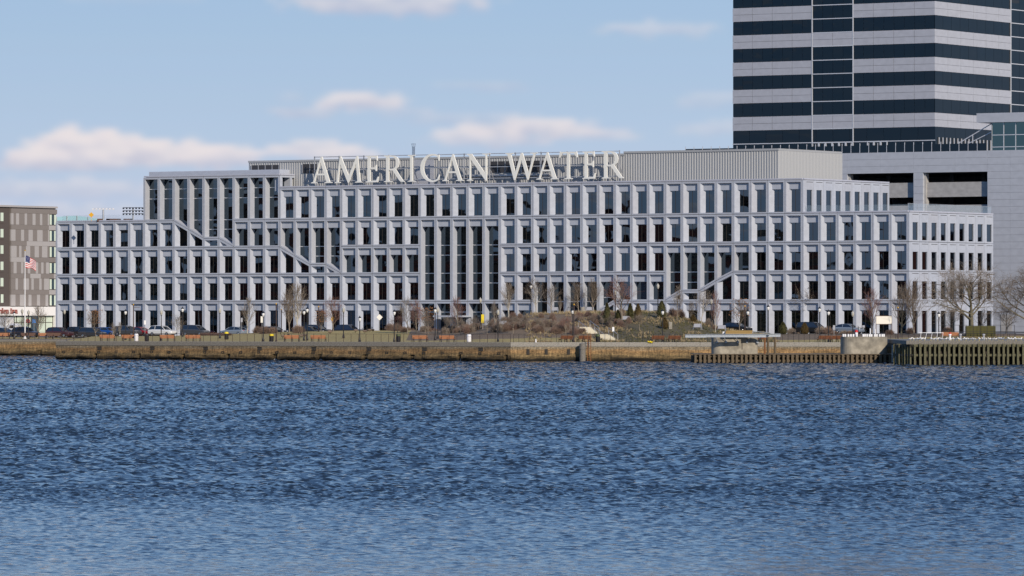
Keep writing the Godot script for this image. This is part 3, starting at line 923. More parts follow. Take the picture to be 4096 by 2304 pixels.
# ---------------------------------------------------------------- roof plant and the sign
func glyph(ch: String) -> Array:
	# Roman capitals drawn in a box 1 high; an array of outlines that touch but do not overlap in depth
	var P := func(a: Array) -> PackedVector2Array:
		var p := PackedVector2Array()
		for k in range(0, a.size(), 2): p.append(Vector2(a[k], a[k + 1]))
		return p
	var arc := func(cx: float, cy: float, rx: float, ry: float, rx2: float, ry2: float, a0: float, a1: float, off := 0.0) -> PackedVector2Array:
		var p := PackedVector2Array()
		for k in 17:
			var t := deg_to_rad(lerpf(a0, a1, k / 16.0))
			p.append(Vector2(cx + rx * cos(t), cy + ry * sin(t)))
		for k in 17:
			var t := deg_to_rad(lerpf(a1, a0, k / 16.0))
			p.append(Vector2(cx + off + rx2 * cos(t), cy + ry2 * sin(t)))
		return p
	match ch:
		"A": return [0.84, [P.call([0.0, 0, 0.24, 0, 0.24, 0.025, 0.145, 0.045, 0.224, 0.30, 0.539, 0.30, 0.62, 0.045, 0.54, 0.025, 0.54, 0, 0.84, 0, 0.84, 0.025, 0.755, 0.05, 0.44, 1.0, 0.395, 1.0, 0.085, 0.05, 0.0, 0.025]), ], [P.call([0.245, 0.362, 0.518, 0.362, 0.38, 0.79])]]
		"M": return [1.10, [P.call([0, 0, 0.23, 0, 0.23, 0.025, 0.14, 0.05, 0.225, 0.72, 0.53, 0.0, 0.56, 0.0, 0.86, 0.72, 0.915, 0.05, 0.82, 0.025, 0.82, 0, 1.10, 0, 1.10, 0.025, 1.03, 0.05, 0.925, 1.0, 0.88, 1.0, 0.565, 0.25, 0.255, 1.0, 0.205, 1.0, 0.075, 0.05, 0, 0.025])], []]
		"E": return [0.53, [P.call([0, 0, 0.50, 0, 0.53, 0.21, 0.50, 0.21, 0.43, 0.065, 0.195, 0.055, 0.195, 0.50, 0.38, 0.495, 0.43, 0.42, 0.455, 0.42, 0.455, 0.66, 0.43, 0.66, 0.38, 0.565, 0.195, 0.56, 0.195, 0.945, 0.40, 0.935, 0.465, 0.81, 0.49, 0.81, 0.475, 1.0, 0, 1.0, 0, 0.975, 0.085, 0.95, 0.085, 0.05, 0, 0.025])], []]
		"R": return [0.80, [P.call([0, 0, 0.32, 0, 0.32, 0.025, 0.20, 0.05, 0.20, 0.44, 0.34, 0.44, 0.60, 0.06, 0.66, 0.005, 0.80, 0.0, 0.80, 0.025, 0.74, 0.06, 0.47, 0.47, 0.565, 0.56, 0.60, 0.70, 0.585, 0.83, 0.52, 0.93, 0.41, 0.985, 0.28, 1.0, 0, 1.0, 0, 0.975, 0.085, 0.95, 0.085, 0.05, 0, 0.025])], [P.call([0.20, 0.495, 0.34, 0.495, 0.44, 0.55, 0.48, 0.65, 0.48, 0.77, 0.44, 0.88, 0.35, 0.945, 0.20, 0.95])]]
		"I": return [0.32, [P.call([0, 0, 0.32, 0, 0.32, 0.025, 0.215, 0.05, 0.215, 0.95, 0.32, 0.975, 0.32, 1.0, 0, 1.0, 0, 0.975, 0.105, 0.95, 0.105, 0.05, 0, 0.025])], []]
		"C": 
			var p: PackedVector2Array = arc.call(0.50, 0.5, 0.50, 0.53, 0.385, 0.465, 62.0, 302.0, 0.03)
			p.append_array(P.call([0.72, 0.90, 0.75, 0.77, 0.775, 0.77, 0.775, 0.99]))
			return [0.80, [p, P.call([0.70, 0.10, 0.755, 0.05, 0.80, 0.25, 0.775, 0.25])], []]
		"N": return [0.93, [P.call([0, 0, 0.24, 0, 0.24, 0.025, 0.16, 0.05, 0.16, 0.80, 0.755, -0.01, 0.80, -0.01, 0.80, 0.95, 0.93, 0.975, 0.93, 1.0, 0.62, 1.0, 0.62, 0.975, 0.745, 0.95, 0.745, 0.25, 0.20, 1.0, 0.0, 1.0, 0.0, 0.975, 0.105, 0.93, 0.105, 0.05, 0, 0.025])], []]
		"W": return [1.28, [P.call([0, 1.0, 0, 0.975, 0.08, 0.95, 0.34, 0, 0.385, 0, 0.64, 0.74, 0.87, 0, 0.915, 0, 1.19, 0.95, 1.28, 0.975, 1.28, 1.0, 0.99, 1.0, 0.99, 0.975, 1.115, 0.95, 0.925, 0.25, 0.685, 1.0, 0.62, 1.0, 0.395, 0.28, 0.225, 0.95, 0.31, 0.975, 0.31, 1.0])], []]
		_: return [0.74, [P.call([0.21, 0, 0.53, 0, 0.53, 0.025, 0.425, 0.05, 0.425, 0.945, 0.60, 0.94, 0.70, 0.79, 0.74, 0.80, 0.70, 1.02, 0.67, 1.0, 0.07, 1.0, 0.04, 1.02, 0, 0.80, 0.04, 0.79, 0.14, 0.94, 0.315, 0.945, 0.315, 0.05, 0.21, 0.025])], []]

func rooftop() -> void:
	var c53 := Vector3(59.5, 0, -771.9)
	var t := Vector3(cos(TH), 0, sin(TH))
	var org := c53 - t * BAY * 53.0
	var o := thing("roof_plant_house", "grey corrugated plant room along the office block roof", "plant room", org, -TH)
	var loc := func(x: float, back: float) -> float:   # distance along the front where column x meets a plane set back that far
		var u := x - 2048.0
		var Z0 := 809.8 + back / cos(TH)
		var X := Z0 * u / F / (1.0 + tan(TH) / F * u)
		return (Vector3(X, 0, -(Z0 - tan(TH) * X)) - org).dot(t)
	var zb := -4.2
	var runs := [[loc.call(995, 4.2), loc.call(2497, 4.2), EYE + 24.95, "a"], [loc.call(2497, 4.2), loc.call(3115, 4.2), EYE + 25.28, "b"]]
	for r in runs:
		var mb := MB.new()
		var n := int((r[1] - r[0]) / 0.46)
		var w: float = (r[1] - r[0]) / n
		for k in n:
			var x: float = r[0] + k * w
			var q := [[x, 0.0], [x + w * 0.35, 0.0], [x + w * 0.5, 0.06], [x + w * 0.85, 0.06], [x + w, 0.0]]
			for s in 4:
				mb.quad(Vector3(q[s][0], G5 - 0.1, zb + q[s][1]), Vector3(q[s + 1][0], G5 - 0.1, zb + q[s + 1][1]), Vector3(q[s + 1][0], r[2] - 0.3, zb + q[s + 1][1]), Vector3(q[s][0], r[2] - 0.3, zb + q[s][1]))
		part("corrugated_wall", mb.mesh(), M.corrugated, o)
		mb = MB.new()
		mb.bx(r[0] - 0.05, r[2] - 0.32, zb - 20.0, r[1] + 0.05, r[2], zb + 0.14)
		part("roof_edge", mb.mesh(), M.corrugated, o)
	# the end of the plant room that faces the sun
	var xe: float = runs[1][1]
	var mb := MB.new()
	for k in 44:
		var z := zb - k * 0.46
		var q := [[z, 0.0], [z - 0.16, 0.0], [z - 0.23, 0.05], [z - 0.39, 0.05], [z - 0.46, 0.0]]
		for s in 4:
			mb.quad(Vector3(xe + q[s][1], G5 - 0.1, q[s][0]), Vector3(xe + q[s + 1][1], G5 - 0.1, q[s + 1][0]), Vector3(xe + q[s + 1][1], runs[1][2] - 0.3, q[s + 1][0]), Vector3(xe + q[s][1], runs[1][2] - 0.3, q[s][0]))
	part("corrugated_wall", mb.mesh(), M.corrugated, o)
	mb = MB.new()
	mb.bx(runs[0][0] + 0.1, G5, zb - 19.9, runs[0][1], runs[0][2] - 0.33, zb - 0.1)
	mb.bx(runs[1][0], G5, zb - 19.9, runs[1][1] - 0.1, runs[1][2] - 0.33, zb - 0.1)
	part("inner_wall", mb.mesh(), M.core, o)
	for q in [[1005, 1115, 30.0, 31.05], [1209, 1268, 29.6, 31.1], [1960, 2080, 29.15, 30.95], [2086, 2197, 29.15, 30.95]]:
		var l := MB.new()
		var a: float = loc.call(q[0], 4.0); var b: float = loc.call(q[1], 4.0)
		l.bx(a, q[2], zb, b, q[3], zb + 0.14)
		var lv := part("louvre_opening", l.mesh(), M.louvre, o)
		var nm := int((b - a) / 1.3)
		for k in nm + 1:
			var m := MB.new()
			var xx: float = lerpf(a, b, float(k) / maxi(nm, 1))
			m.bx(xx - 0.05, q[2], zb + 0.14, xx + 0.05, q[3], zb + 0.2)
			part("louvre_post", m.mesh(), M.steel, lv)
	var pale := MB.new()
	pale.bx(loc.call(1655, 4.0), G5, zb, loc.call(1735, 4.0), EYE + 24.6, zb + 0.16)
	part("pale_panel", pale.mesh(), M.cladding, o)
	var beam := MB.new()
	beam.bx(loc.call(1820, 3.9), 28.55, zb + 0.1, loc.call(2200, 3.9), 28.9, zb + 0.6)
	part("ledge", beam.mesh(), M.steel, o)
	# flue
	var fl := MB.new()
	fl.tube([Vector3.ZERO, Vector3(0, 2.3, 0)], [0.24, 0.24], 14, true)
	fl.lathe([Vector2(0.0, 0), Vector2(0.34, 0.0), Vector2(0.34, 0.35), Vector2(0.24, 0.36)], 14)
	for k in 8:
		var a := TAU * k / 8.0
		fl.bar(Vector3(cos(a) * 0.24, 2.25, sin(a) * 0.24), Vector3(cos(a) * 0.34, 2.72, sin(a) * 0.34), 0.035, 0.035)
	fl.lathe([Vector2(0.0, 2.72), Vector2(0.36, 2.72), Vector2(0.36, 2.78), Vector2(0.0, 2.8)], 14)
	solo("flue", fl.mesh(), M.chrome, "shiny metal flue standing on the plant room roof behind the sign", "flue", Transform3D(Basis(), org + t * loc.call(1654, 9.0) + Vector3(sin(TH), 0, -cos(TH)) * 9.0 + Vector3(0, EYE + 24.6, 0)))
	# the sign
	var s := thing("rooftop_sign", "big cream roof letters reading AMERICAN WATER on steel posts", "sign", org, -TH)
	var zs := -2.0
	var rows := [["A", 1242, 1326], ["M", 1337, 1446], ["E", 1460, 1512], ["R", 1533.5, 1615], ["I", 1629, 1658], ["C", 1679, 1757], ["A", 1767, 1853], ["N", 1865, 1958], ["W", 2019.6, 2148], ["A", 2144, 2232], ["T", 2234, 2309], ["E", 2328, 2380], ["R", 2404.7, 2492]]
	var yb := EYE + 21.02
	var H := 4.27
	for r in rows:
		var g := glyph(r[0])
		var a: float = loc.call(r[1], 1.7); var b: float = loc.call(r[2], 1.7)
		var xf := Transform3D(Basis.from_scale(Vector3((b - a) / g[0], H, 1)), Vector3(a, yb, zs))
		var lm := MB.new()
		for p in g[1]:
			var holes: Array = g[2]
			if holes.is_empty(): lm.prism(p, 0.0, 0.2, xf)
			else:   # open the outline along a hair-thin cut so that the counter is a real hole
				var hole: PackedVector2Array = holes[0]
				var bi := 0; var bj := 0; var best := 9.0
				for i in p.size():
					for j in hole.size():
						if p[i].distance_to(hole[j]) < best:
							best = p[i].distance_to(hole[j]); bi = i; bj = j
				var ca := 0.0
				for i in hole.size(): ca += hole[i].cross(hole[(i + 1) % hole.size()])
				var pa := 0.0
				for i in p.size(): pa += p[i].cross(p[(i + 1) % p.size()])
				if signf(ca) == signf(pa):
					hole.reverse()
					bj = hole.size() - 1 - bj
				var m := PackedVector2Array()
				for i in bi + 1: m.append(p[i])
				for j in hole.size(): m.append(hole[(bj + j) % hole.size()])
				m.append(hole[bj] + Vector2(0.0006, 0.0006)); m.append(p[bi] + Vector2(0.0006, 0.0006))
				for i in range(bi + 1, p.size()): m.append(p[i])
				lm.prism(m, 0.0, 0.2, xf)
		var L := part("letter_" + r[0].to_lower(), lm.mesh(), M.letter, s)
	var x0: float = loc.call(1262, 2.6)
	var x1: float = loc.call(2482, 2.6)
	for k in 3:
		var rl := MB.new()
		rl.bar(Vector3(x0, yb + [0.35, 2.15, 4.25][k], zs - 0.2), Vector3(x1, yb + [0.35, 2.15, 4.25][k], zs - 0.2), 0.09, 0.12)
		part("sign_rail", rl.mesh(), M.steel, s)
	for k in 13:
		var x := lerpf(x0, x1, k / 12.0)
		var ps := MB.new()
		ps.bar(Vector3(x, G5, zs - 0.32), Vector3(x, yb + 4.4, zs - 0.32), 0.13, 0.13)
		ps.bar(Vector3(x, yb + 2.2, zs - 0.35), Vector3(x + 0.1, G5, zs - 1.8), 0.1, 0.1)
		part("sign_post", ps.mesh(), M.steel, s)

# ---------------------------------------------------------------- tower on its garage
func along(x: float, org: Vector3, out: float) -> float:
	# distance along the street grid from org's corner where column x meets the plane that lies `out` in front of it
	var t := Vector3(cos(TH), 0, sin(TH))
	var p := org + Vector3(-sin(TH), 0, cos(TH)) * out
	var Z0 := -p.z + tan(TH) * p.x
	var u := x - 2048.0
	var X := Z0 * u / F / (1.0 + tan(TH) / F * u)
	return (Vector3(X, 0, -(Z0 - tan(TH) * X)) - p).dot(t)

func tower() -> void:
	var org := Vector3(70.8, 0, -860.0)
	var o := thing("office_tower", "tall tower with alternating grey panel bands and dark ribbon windows", "tower", org, -TH)
	var right := Transform3D(Basis(Vector3.UP, PI / 2), Vector3.ZERO)
	var left := Transform3D(Basis(), Vector3(-39.1, 0, 0))
	var y0 := 38.08
	var segs := [[0.0, 15.6], [15.6, 23.5], [23.5, 39.1]]
	var lay := func(face: Transform3D, a: float, b: float, y: float, h: float, n: int, called: String, m: Material, depth: float) -> void:
		var w := (b - a) / n
		var key := "lay_%s_%.2f_%.2f_%.2f" % [called, w, h, depth]
		if not cache.has(key):
			var mb := MB.new()
			mb.bx(0.03, 0.0, -0.4 + depth, w - 0.03, h, depth)
			cache[key] = mb.mesh()
		for k in n: part(called, cache[key], m, o, face * Transform3D(Basis(), Vector3(a + w * k, y, 0)))
	var glaze := func(face: Transform3D, a: float, b: float, y: float, h: float, n: int) -> void:
		var w := (b - a) / n
		for k in n:
			var x := a + w * k
			part("window_pane", pane_mesh([Vector2(x + 0.03, y), Vector2(x + w - 0.03, y), Vector2(x + w - 0.03, y + h), Vector2(x + 0.03, y + h)], -0.14, hash("%f%f%s" % [x, y, face.origin])), M.glass_tower, o, face)
	for k in 6:
		var y := y0 + 4.67 * k
		for s in 3:
			var a: float = segs[s][0]; var b: float = segs[s][1]
			var n: int = 2 if s == 1 else 4
			if s == 1 and k != 0 and k != 3:
				glaze.call(left, a, b, y + 0.05, 2.25, 4)
			else:
				lay.call(left, a, b, y, 1.14, n, "cladding_panel", M.cladding, 0.0)
				lay.call(left, a, b, y + 1.18, 1.14, n, "cladding_panel", M.cladding, 0.0)
			glaze.call(left, a, b, y + 2.37, 2.26, 4 if s == 1 else 8)
		lay.call(right, 0.02, 28.0, y, 1.14, 6, "cladding_panel", M.cladding, 0.0)
		lay.call(right, 0.02, 28.0, y + 1.18, 1.14, 6, "cladding_panel", M.cladding, 0.0)
		glaze.call(right, 0.05, 28.0, y + 2.37, 2.26, 9)
		glaze.call(right, 28.05, 45.0, y + 0.05, 2.25, 5)
		glaze.call(right, 28.05, 45.0, y + 2.37, 2.26, 5)
		# pale frame lines round the glazed strips
		for yy in [y, y + 2.33]:
			for q in [[left, 15.6, 23.5], [right, 28.0, 45.0]]:
				var mb := MB.new()
				mb.bx(q[1], yy - 0.07, -0.12, q[2], yy + 0.07, 0.03)
				part("frame_line", mb.mesh(), M.mullion, o, q[0])
	for x in [15.6, 23.5]:
		var mb := MB.new()
		mb.bx(x - 0.07, 33.7, -0.12, x + 0.07, y0 + 28.0, 0.05)
		part("frame_line", mb.mesh(), M.mullion, o, left)
	var mb2 := MB.new()
	mb2.bx(27.93, y0, -0.12, 28.07, y0 + 28.0, 0.05)
	part("frame_line", mb2.mesh(), M.mullion, o, right)
	glaze.call(left, 0.0, 39.1, 33.75, 2.0, 12)
	glaze.call(left, 0.0, 39.1, 35.85, 2.2, 12)
	glaze.call(right, 0.1, 45.0, 33.75, 4.3, 12)
	var mt := MB.new()
	mt.bx(0, 35.72, -0.12, 39.1, 35.86, 0.02)
	part("frame_line", mt.mesh(), M.mullion, o, left)
	for q in [[15.6, 6], [26.2, 3]]:
		for k in q[1]:
			var dm := MB.new()
			var w := 1.3
			dm.bx(0, 0, -0.1, 0.16, 2.1, 0.05); dm.bx(w - 0.16, 0, -0.1, w, 2.1, 0.05); dm.bx(0, 1.95, -0.1, w, 2.1, 0.06)
			part("terrace_door", dm.mesh(), M.mullion, o, left * Transform3D(Basis(), Vector3(q[0] + w * k, 33.72, 0)))
	for k in 16:
		var dm := MB.new()
		dm.bx(0, 0, -0.1, 0.14, 2.6, 0.05)
		part("window_post", dm.mesh(), M.mullion, o, right * Transform3D(Basis(), Vector3(1.5 + 1.35 * k, 33.72, 0)))
	var core := MB.new()
	core.bx(-39.0, 33.7, -45.0, -0.3, y0 + 28.0, -0.3)
	part("inner_wall", core.mesh(), M.core, o)
	for q in [[2866, 513], [3197, 510], [3748, 496]]:
		var c := MB.new()
		c.lathe([Vector2(0, -0.14), Vector2(0.12, -0.08), Vector2(0.14, 0.0), Vector2(0.14, 0.12), Vector2(0, 0.16)], 10)
		c.bx(-0.04, 0.0, -0.3, 0.04, 0.06, 0.0)
	# garage under it
	var po := 5.0
	var porg := org + Vector3(-sin(TH), 0, cos(TH)) * po
	var g := thing("parking_garage", "blue-grey panelled garage podium with dark parking openings under the tower", "garage", porg, -TH)
	var top := 33.72
	var xa := along(3389, org, po); var xb := along(3654, org, po); var xc := along(3692, org, po); var xd := along(3950, org, po)
	var row := 1.165
	var clad := func(a: float, b: float, y: float, h: float) -> void:
		var m := MB.new()
		m.bx(a + 0.008, y + 0.012, -0.5, b - 0.008, y + h - 0.012, 0.0)
		part("cladding_panel", m.mesh(), M.cladding_podium, g)
	var cols := [-60.0, -46.0, -34.0]
	for k in 3:
		var y := top - row * (k + 1)
		var xs := [-58.0, -48.0, -38.0, xa - 8.0, xa, lerpf(xa, xb, 0.5), xb, xc, lerpf(xc, xd, 0.5), xd, xd + 4.2, xd + 9.0, xd + 14.0, xd + 20.0]
		xs.sort()
		for j in xs.size() - 1: clad.call(xs[j], xs[j + 1], y, row)
	for k in range(3, 27):
		var y := top - row * (k + 1)
		for q in [[xd, xd + 4.2], [xd + 4.2, xd + 9.0], [xd + 9.0, xd + 14.0], [xd + 14.0, xd + 20.0], [xb, xc], [xa - 8.0, xa]]:
			if (q[0] == xb or q[0] < xa) and k > 12: continue
			clad.call(q[0], q[1], y, row)
	for q in [[xa, xb], [xc, xd]]:
		for y in [[28.6, 26.15], [24.8, 22.3], [21.2, 18.6]]:
			var m := MB.new()
			m.bx(q[0], y[1], -1.2, q[1], y[0], -0.9)
			part("parapet", m.mesh(), M.garage_concrete, g)
		for s in [q[0] - 0.02, q[1] - 0.28]:
			var m := MB.new()
			m.bx(s, 17.0, -1.6, s + 0.3, 30.2, -0.5)
			part("jamb", m.mesh(), M.garage_concrete, g)
	for y in [30.35, 26.9, 23.3, 19.7]:
		var m := MB.new()
		m.bx(-58.0, y, -28.0, xd, y + 0.35, -1.3)
		part("floor_slab", m.mesh(), M.garage_concrete, g)
	for k in 9:
		var m := MB.new()
		m.bx(0, 2.5, -17.5, 0.7, 33.0, -16.8)
		part("column", m.mesh(), M.garage_concrete, g, Transform3D(Basis(), Vector3(-40.0 + 6.1 * k, 0, 0)))
	var bw := MB.new()
	bw.bx(-58.0, 2.5, -28.4, xd + 20.0, top - 0.1, -28.0)
	bw.bx(xd + 0.1, 2.5, -28.0, xd + 19.9, top - 0.1, -0.6)
	part("inner_wall", bw.mesh(), M.garage_concrete, g)
	var rs := MB.new()
	rs.bx(-58.0, top - 0.3, -50.0, xd + 20.0, top - 0.02, -0.52)
	part("terrace_deck", rs.mesh(), M.roofing, g)
	var doorl := MB.new()
	doorl.bx(along(4003, org, po), 2.5, 0.0, along(4048, org, po), 6.6, 0.06)
	part("loading_door", doorl.mesh(), M.garage_concrete, g)
	# dark glass balustrade with pale posts along the terrace
	var rm := MB.new(); rm.bx(0.04, 0.0, -0.62, 1.66, 1.25, -0.6)
	var pm := MB.new(); pm.bx(-0.045, 0, -0.66, 0.045, 1.62, -0.58)
	var gm := rm.mesh(); var ppm := pm.mesh()
	var xr := xd - 0.5
	for k in 34:
		var b := part("balustrade_pane", gm, M.glass_tower, g, Transform3D(Basis(), Vector3(xr - 1.7 * (k + 1), top, 0)))
		part("post", ppm, M.mullion, b)
	# glazed pavilion on the terrace
	var pv := thing("terrace_pavilion", "green glass pavilion with flat grey roof on the garage terrace", "pavilion", porg, -TH)
	var pa := along(3962, org, po)
	var rf := MB.new()
	rf.bx(along(3917, org, po - 1.0), 38.35, -7.5, pa + 20.0, 39.9, -0.05)
	part("roof", rf.mesh(), M.cladding_podium, pv)
	for k in 7:
		part("window_pane", pane_mesh([Vector2(pa + 2.2 * k, top), Vector2(pa + 2.2 * k + 2.15, top), Vector2(pa + 2.2 * k + 2.15, 38.3), Vector2(pa + 2.2 * k, 38.3)], -0.55, 900 + k), M.glass_green, pv)
		var m := MB.new()
		m.bx(pa + 2.2 * k - 0.06, top, -0.6, pa + 2.2 * k + 0.06, 38.35, -0.48)
		part("mullion", m.mesh(), M.mullion, pv)
	var tr := MB.new()
	tr.bx(pa, 36.2, -0.58, pa + 15.4, 36.32, -0.48); tr.bx(pa, top + 0.5, -0.58, pa + 15.4, top + 0.62, -0.48)
	part("transom", tr.mesh(), M.mullion, pv)
	for k in 3:
		part("side_pane", pane_mesh([Vector2(0.1 + 2.2 * k, top), Vector2(2.2 * k + 2.2, top), Vector2(2.2 * k + 2.2, 38.3), Vector2(0.1 + 2.2 * k, 38.3)], 0.0, 940 + k), M.glass_green, pv, Transform3D(Basis(Vector3.UP, -PI / 2), Vector3(pa, 0, -7.0)))
	var stay := MB.new()
	stay.bar(Vector3(pa - 0.3, 38.3, -1.4), Vector3(pa - 7.5, 34.6, -1.4), 0.14, 0.14)
	stay.bar(Vector3(pa - 0.3, 36.9, -1.4), Vector3(pa - 7.5, 33.8, -1.4), 0.12, 0.12)
	stay.bar(Vector3(pa - 4.0, 36.4, -1.4), Vector3(pa - 4.0, 33.8, -1.4), 0.1, 0.1)
	part("stair_stringer", stay.mesh(), M.mullion, pv)

# ---------------------------------------------------------------- hotel, bridge, far bank
func hotel() -> void:
	var r := RandomNumberGenerator.new()
	r.seed = 31
	var o := thing("hotel", "taupe and grey patchwork hotel with white ground floor at the end of the street", "hotel", Vector3(-95.5, 0, -977.0), PI / 2 - TH)
	var L := 14.7
	var core := MB.new()
	core.bx(-24.0, 3.0, -30.0, L - 0.1, 27.0, -0.3)
	part("wall", core.mesh(), M.hotel_taupe, o)
	var roof := MB.new()
	roof.bx(-24.2, 27.0, -30.2, L + 0.1, 27.35, 0.06)
	part("roof_edge", roof.mesh(), M.hotel_grey, o)
	for fl in 6:
		var y := 8.2 + 3.1 * fl
		# tall strips between the floor bands
		var x := 0.4
		var grey := r.randf() < 0.5
		while x < 12.2:
			var w: float = minf([0.75, 0.95, 1.35, 1.7][r.randi() % 4], 12.25 - x)
			if w < 0.3: break
			var m := MB.new()
			m.bx(x + 0.01, y, -0.3, x + w - 0.01, y + 2.16, 0.0 if grey else -0.02)
			part("panel", m.mesh(), M.hotel_grey if grey else M.hotel_taupe, o)
			grey = not grey
			x += w
		x = 0.4
		while x < L - 0.4:
			var w := minf(r.randf_range(2.5, 5.0), L - x)
			var m := MB.new()
			m.bx(x + 0.01, y + 2.18, -0.3, x + w - 0.01, y + 3.08, 0.01)
			part("panel", m.mesh(), M.hotel_grey if r.randf() < 0.35 else M.hotel_taupe, o)
			x += w
		var wn := MB.new()
		wn.bx(12.35, y, -0.25, 14.55, y + 2.16, -0.12)
		var wo := part("window", wn.mesh(), M.hotel_brick, o)
		for k in 3:
			var p := MB.new()
			p.bx(12.5 + 0.7 * k, y + 0.12, -0.12, 13.1 + 0.7 * k, y + 2.05, -0.09)
			part("pane", p.mesh(), M.curtain if k != 1 else M.glass_green, wo)
		for q in [-3.6, -10.2]:
			var d := MB.new()
			d.bx(q, y + 0.2, -0.3, q + 2.0, y + 2.3, -0.22)
			var dw := part("window", d.mesh(), M.hotel_brick, o)
			for k in 2:
				var p := MB.new()
				p.bx(q + 0.12 + 0.98 * k, y + 0.6, -0.22, q + 0.9 + 0.98 * k, y + 2.2, -0.19)
				part("pane", p.mesh(), M.curtain if r.randf() < 0.8 else M.glass, dw)
	var dk := MB.new()
	dk.bx(-24.0, 8.1, -0.3, 0.36, 27.0, -0.28)
	part("brick_wing", dk.mesh(), M.hotel_brick, o)
	# white ground floor
	var gf := MB.new()
	gf.bx(-24.0, 6.35, -0.4, L + 0.7, 8.05, 1.6)
	part("fascia", gf.mesh(), M.hotel_white, o)
	var pr := MB.new()
	pr.bx(12.0, 3.0, -0.4, L + 0.7, 6.34, 1.55)
	part("pier", pr.mesh(), M.hotel_white, o)
	for k in 16:
		part("shop_window", pane_mesh([Vector2(-24.0 + 2.25 * k, 3.0), Vector2(-24.0 + 2.25 * k + 2.15, 3.0), Vector2(-24.0 + 2.25 * k + 2.15, 6.3), Vector2(-24.0 + 2.25 * k, 6.3)], 1.0, 700 + k), M.curtain if k % 4 != 1 else M.glass_green, o)
	var fr := MB.new()
	for k in 17: fr.bx(-24.05 + 2.25 * k, 3.0, 0.9, -23.95 + 2.25 * k, 6.34, 1.08)
	fr.bx(-24.0, 5.0, 0.95, 12.0, 5.1, 1.07)
	part("window_frame", fr.mesh(), M.hotel_brick, o)
	var tm := TextMesh.new()
	tm.text = "Garden Inn"
	tm.font_size = 64
	tm.pixel_size = 0.021
	tm.depth = 0.12
	var sf := SystemFont.new()
	sf.font_names = PackedStringArray(["Droid Serif"])
	sf.font_weight = 700
	tm.font = sf
	tm.horizontal_alignment = HORIZONTAL_ALIGNMENT_RIGHT
	part("lettering", tm, M.hotel_red, o, Transform3D(Basis(), Vector3(0.3, 7.22, 1.68)))

func bridge() -> void:
	var d := 1150.0
	var o := thing("road_bridge", "pale blue steel bridge approach behind the office block and hotel", "bridge", px(300, 1300, d))
	var base := o.position
	var q := func(x: float, v: float) -> Vector3: return px(x, v, d) - base
	var tops := [[150, 881], [195, 873], [226, 868], [268, 864], [308, 863], [352, 868], [395, 876], [440, 884]]
	for k in tops.size() - 1:
		var a: Vector3 = q.call(tops[k][0], tops[k][1]); var b: Vector3 = q.call(tops[k + 1][0], tops[k + 1][1])
		var m := MB.new()
		m.quad(a - Vector3(0, 1.6, 0), b - Vector3(0, 1.6, 0), b, a)
		m.quad(b - Vector3(0, 1.6, 0.1), a - Vector3(0, 1.6, 0.1), a - Vector3(0, 0, 0.1), b - Vector3(0, 0, 0.1))
		m.quad(a, b, b - Vector3(0, 0, 0.1), a - Vector3(0, 0, 0.1))
		var pn := part("barrier_panel", m.mesh(), M.bridge_blue, o)
		var s := MB.new()
		s.bar(a + Vector3(0, 0.05, 0.08), a - Vector3(0, 1.7, -0.08), 0.16, 0.16)
		part("barrier_post", s.mesh(), M.bridge_white, pn)
		var g := MB.new()
		g.bar(a - Vector3(0, 1.75, 0), b - Vector3(0, 1.75, 0), 4.0, 0.28)
		part("deck_edge", g.mesh(), M.bridge_slate, o)
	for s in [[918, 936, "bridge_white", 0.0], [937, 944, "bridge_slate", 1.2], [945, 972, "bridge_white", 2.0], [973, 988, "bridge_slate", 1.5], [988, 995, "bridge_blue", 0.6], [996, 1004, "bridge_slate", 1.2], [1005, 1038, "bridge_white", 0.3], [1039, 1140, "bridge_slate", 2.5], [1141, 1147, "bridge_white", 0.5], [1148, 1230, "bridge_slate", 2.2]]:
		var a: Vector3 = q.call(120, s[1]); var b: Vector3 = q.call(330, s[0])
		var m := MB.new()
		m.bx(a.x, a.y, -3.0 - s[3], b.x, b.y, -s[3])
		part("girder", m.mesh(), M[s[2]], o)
	var br := MB.new()
	br.bar(q.call(196, 1145) + Vector3(0, 0, 0.4), q.call(226, 1078) + Vector3(0, 0, 0.4), 0.5, 0.7)
	part("brace", br.mesh(), M.bridge_white, o)
	for k in 2:
		var pr := MB.new()
		var a: Vector3 = q.call([160, 430][k], 1330)
		pr.bx(a.x - 1, a.y - 1, -4.0, a.x + 1, a.y + 22.0, -2.5)
		part("bridge_pier", pr.mesh(), M.bridge_slate, o)

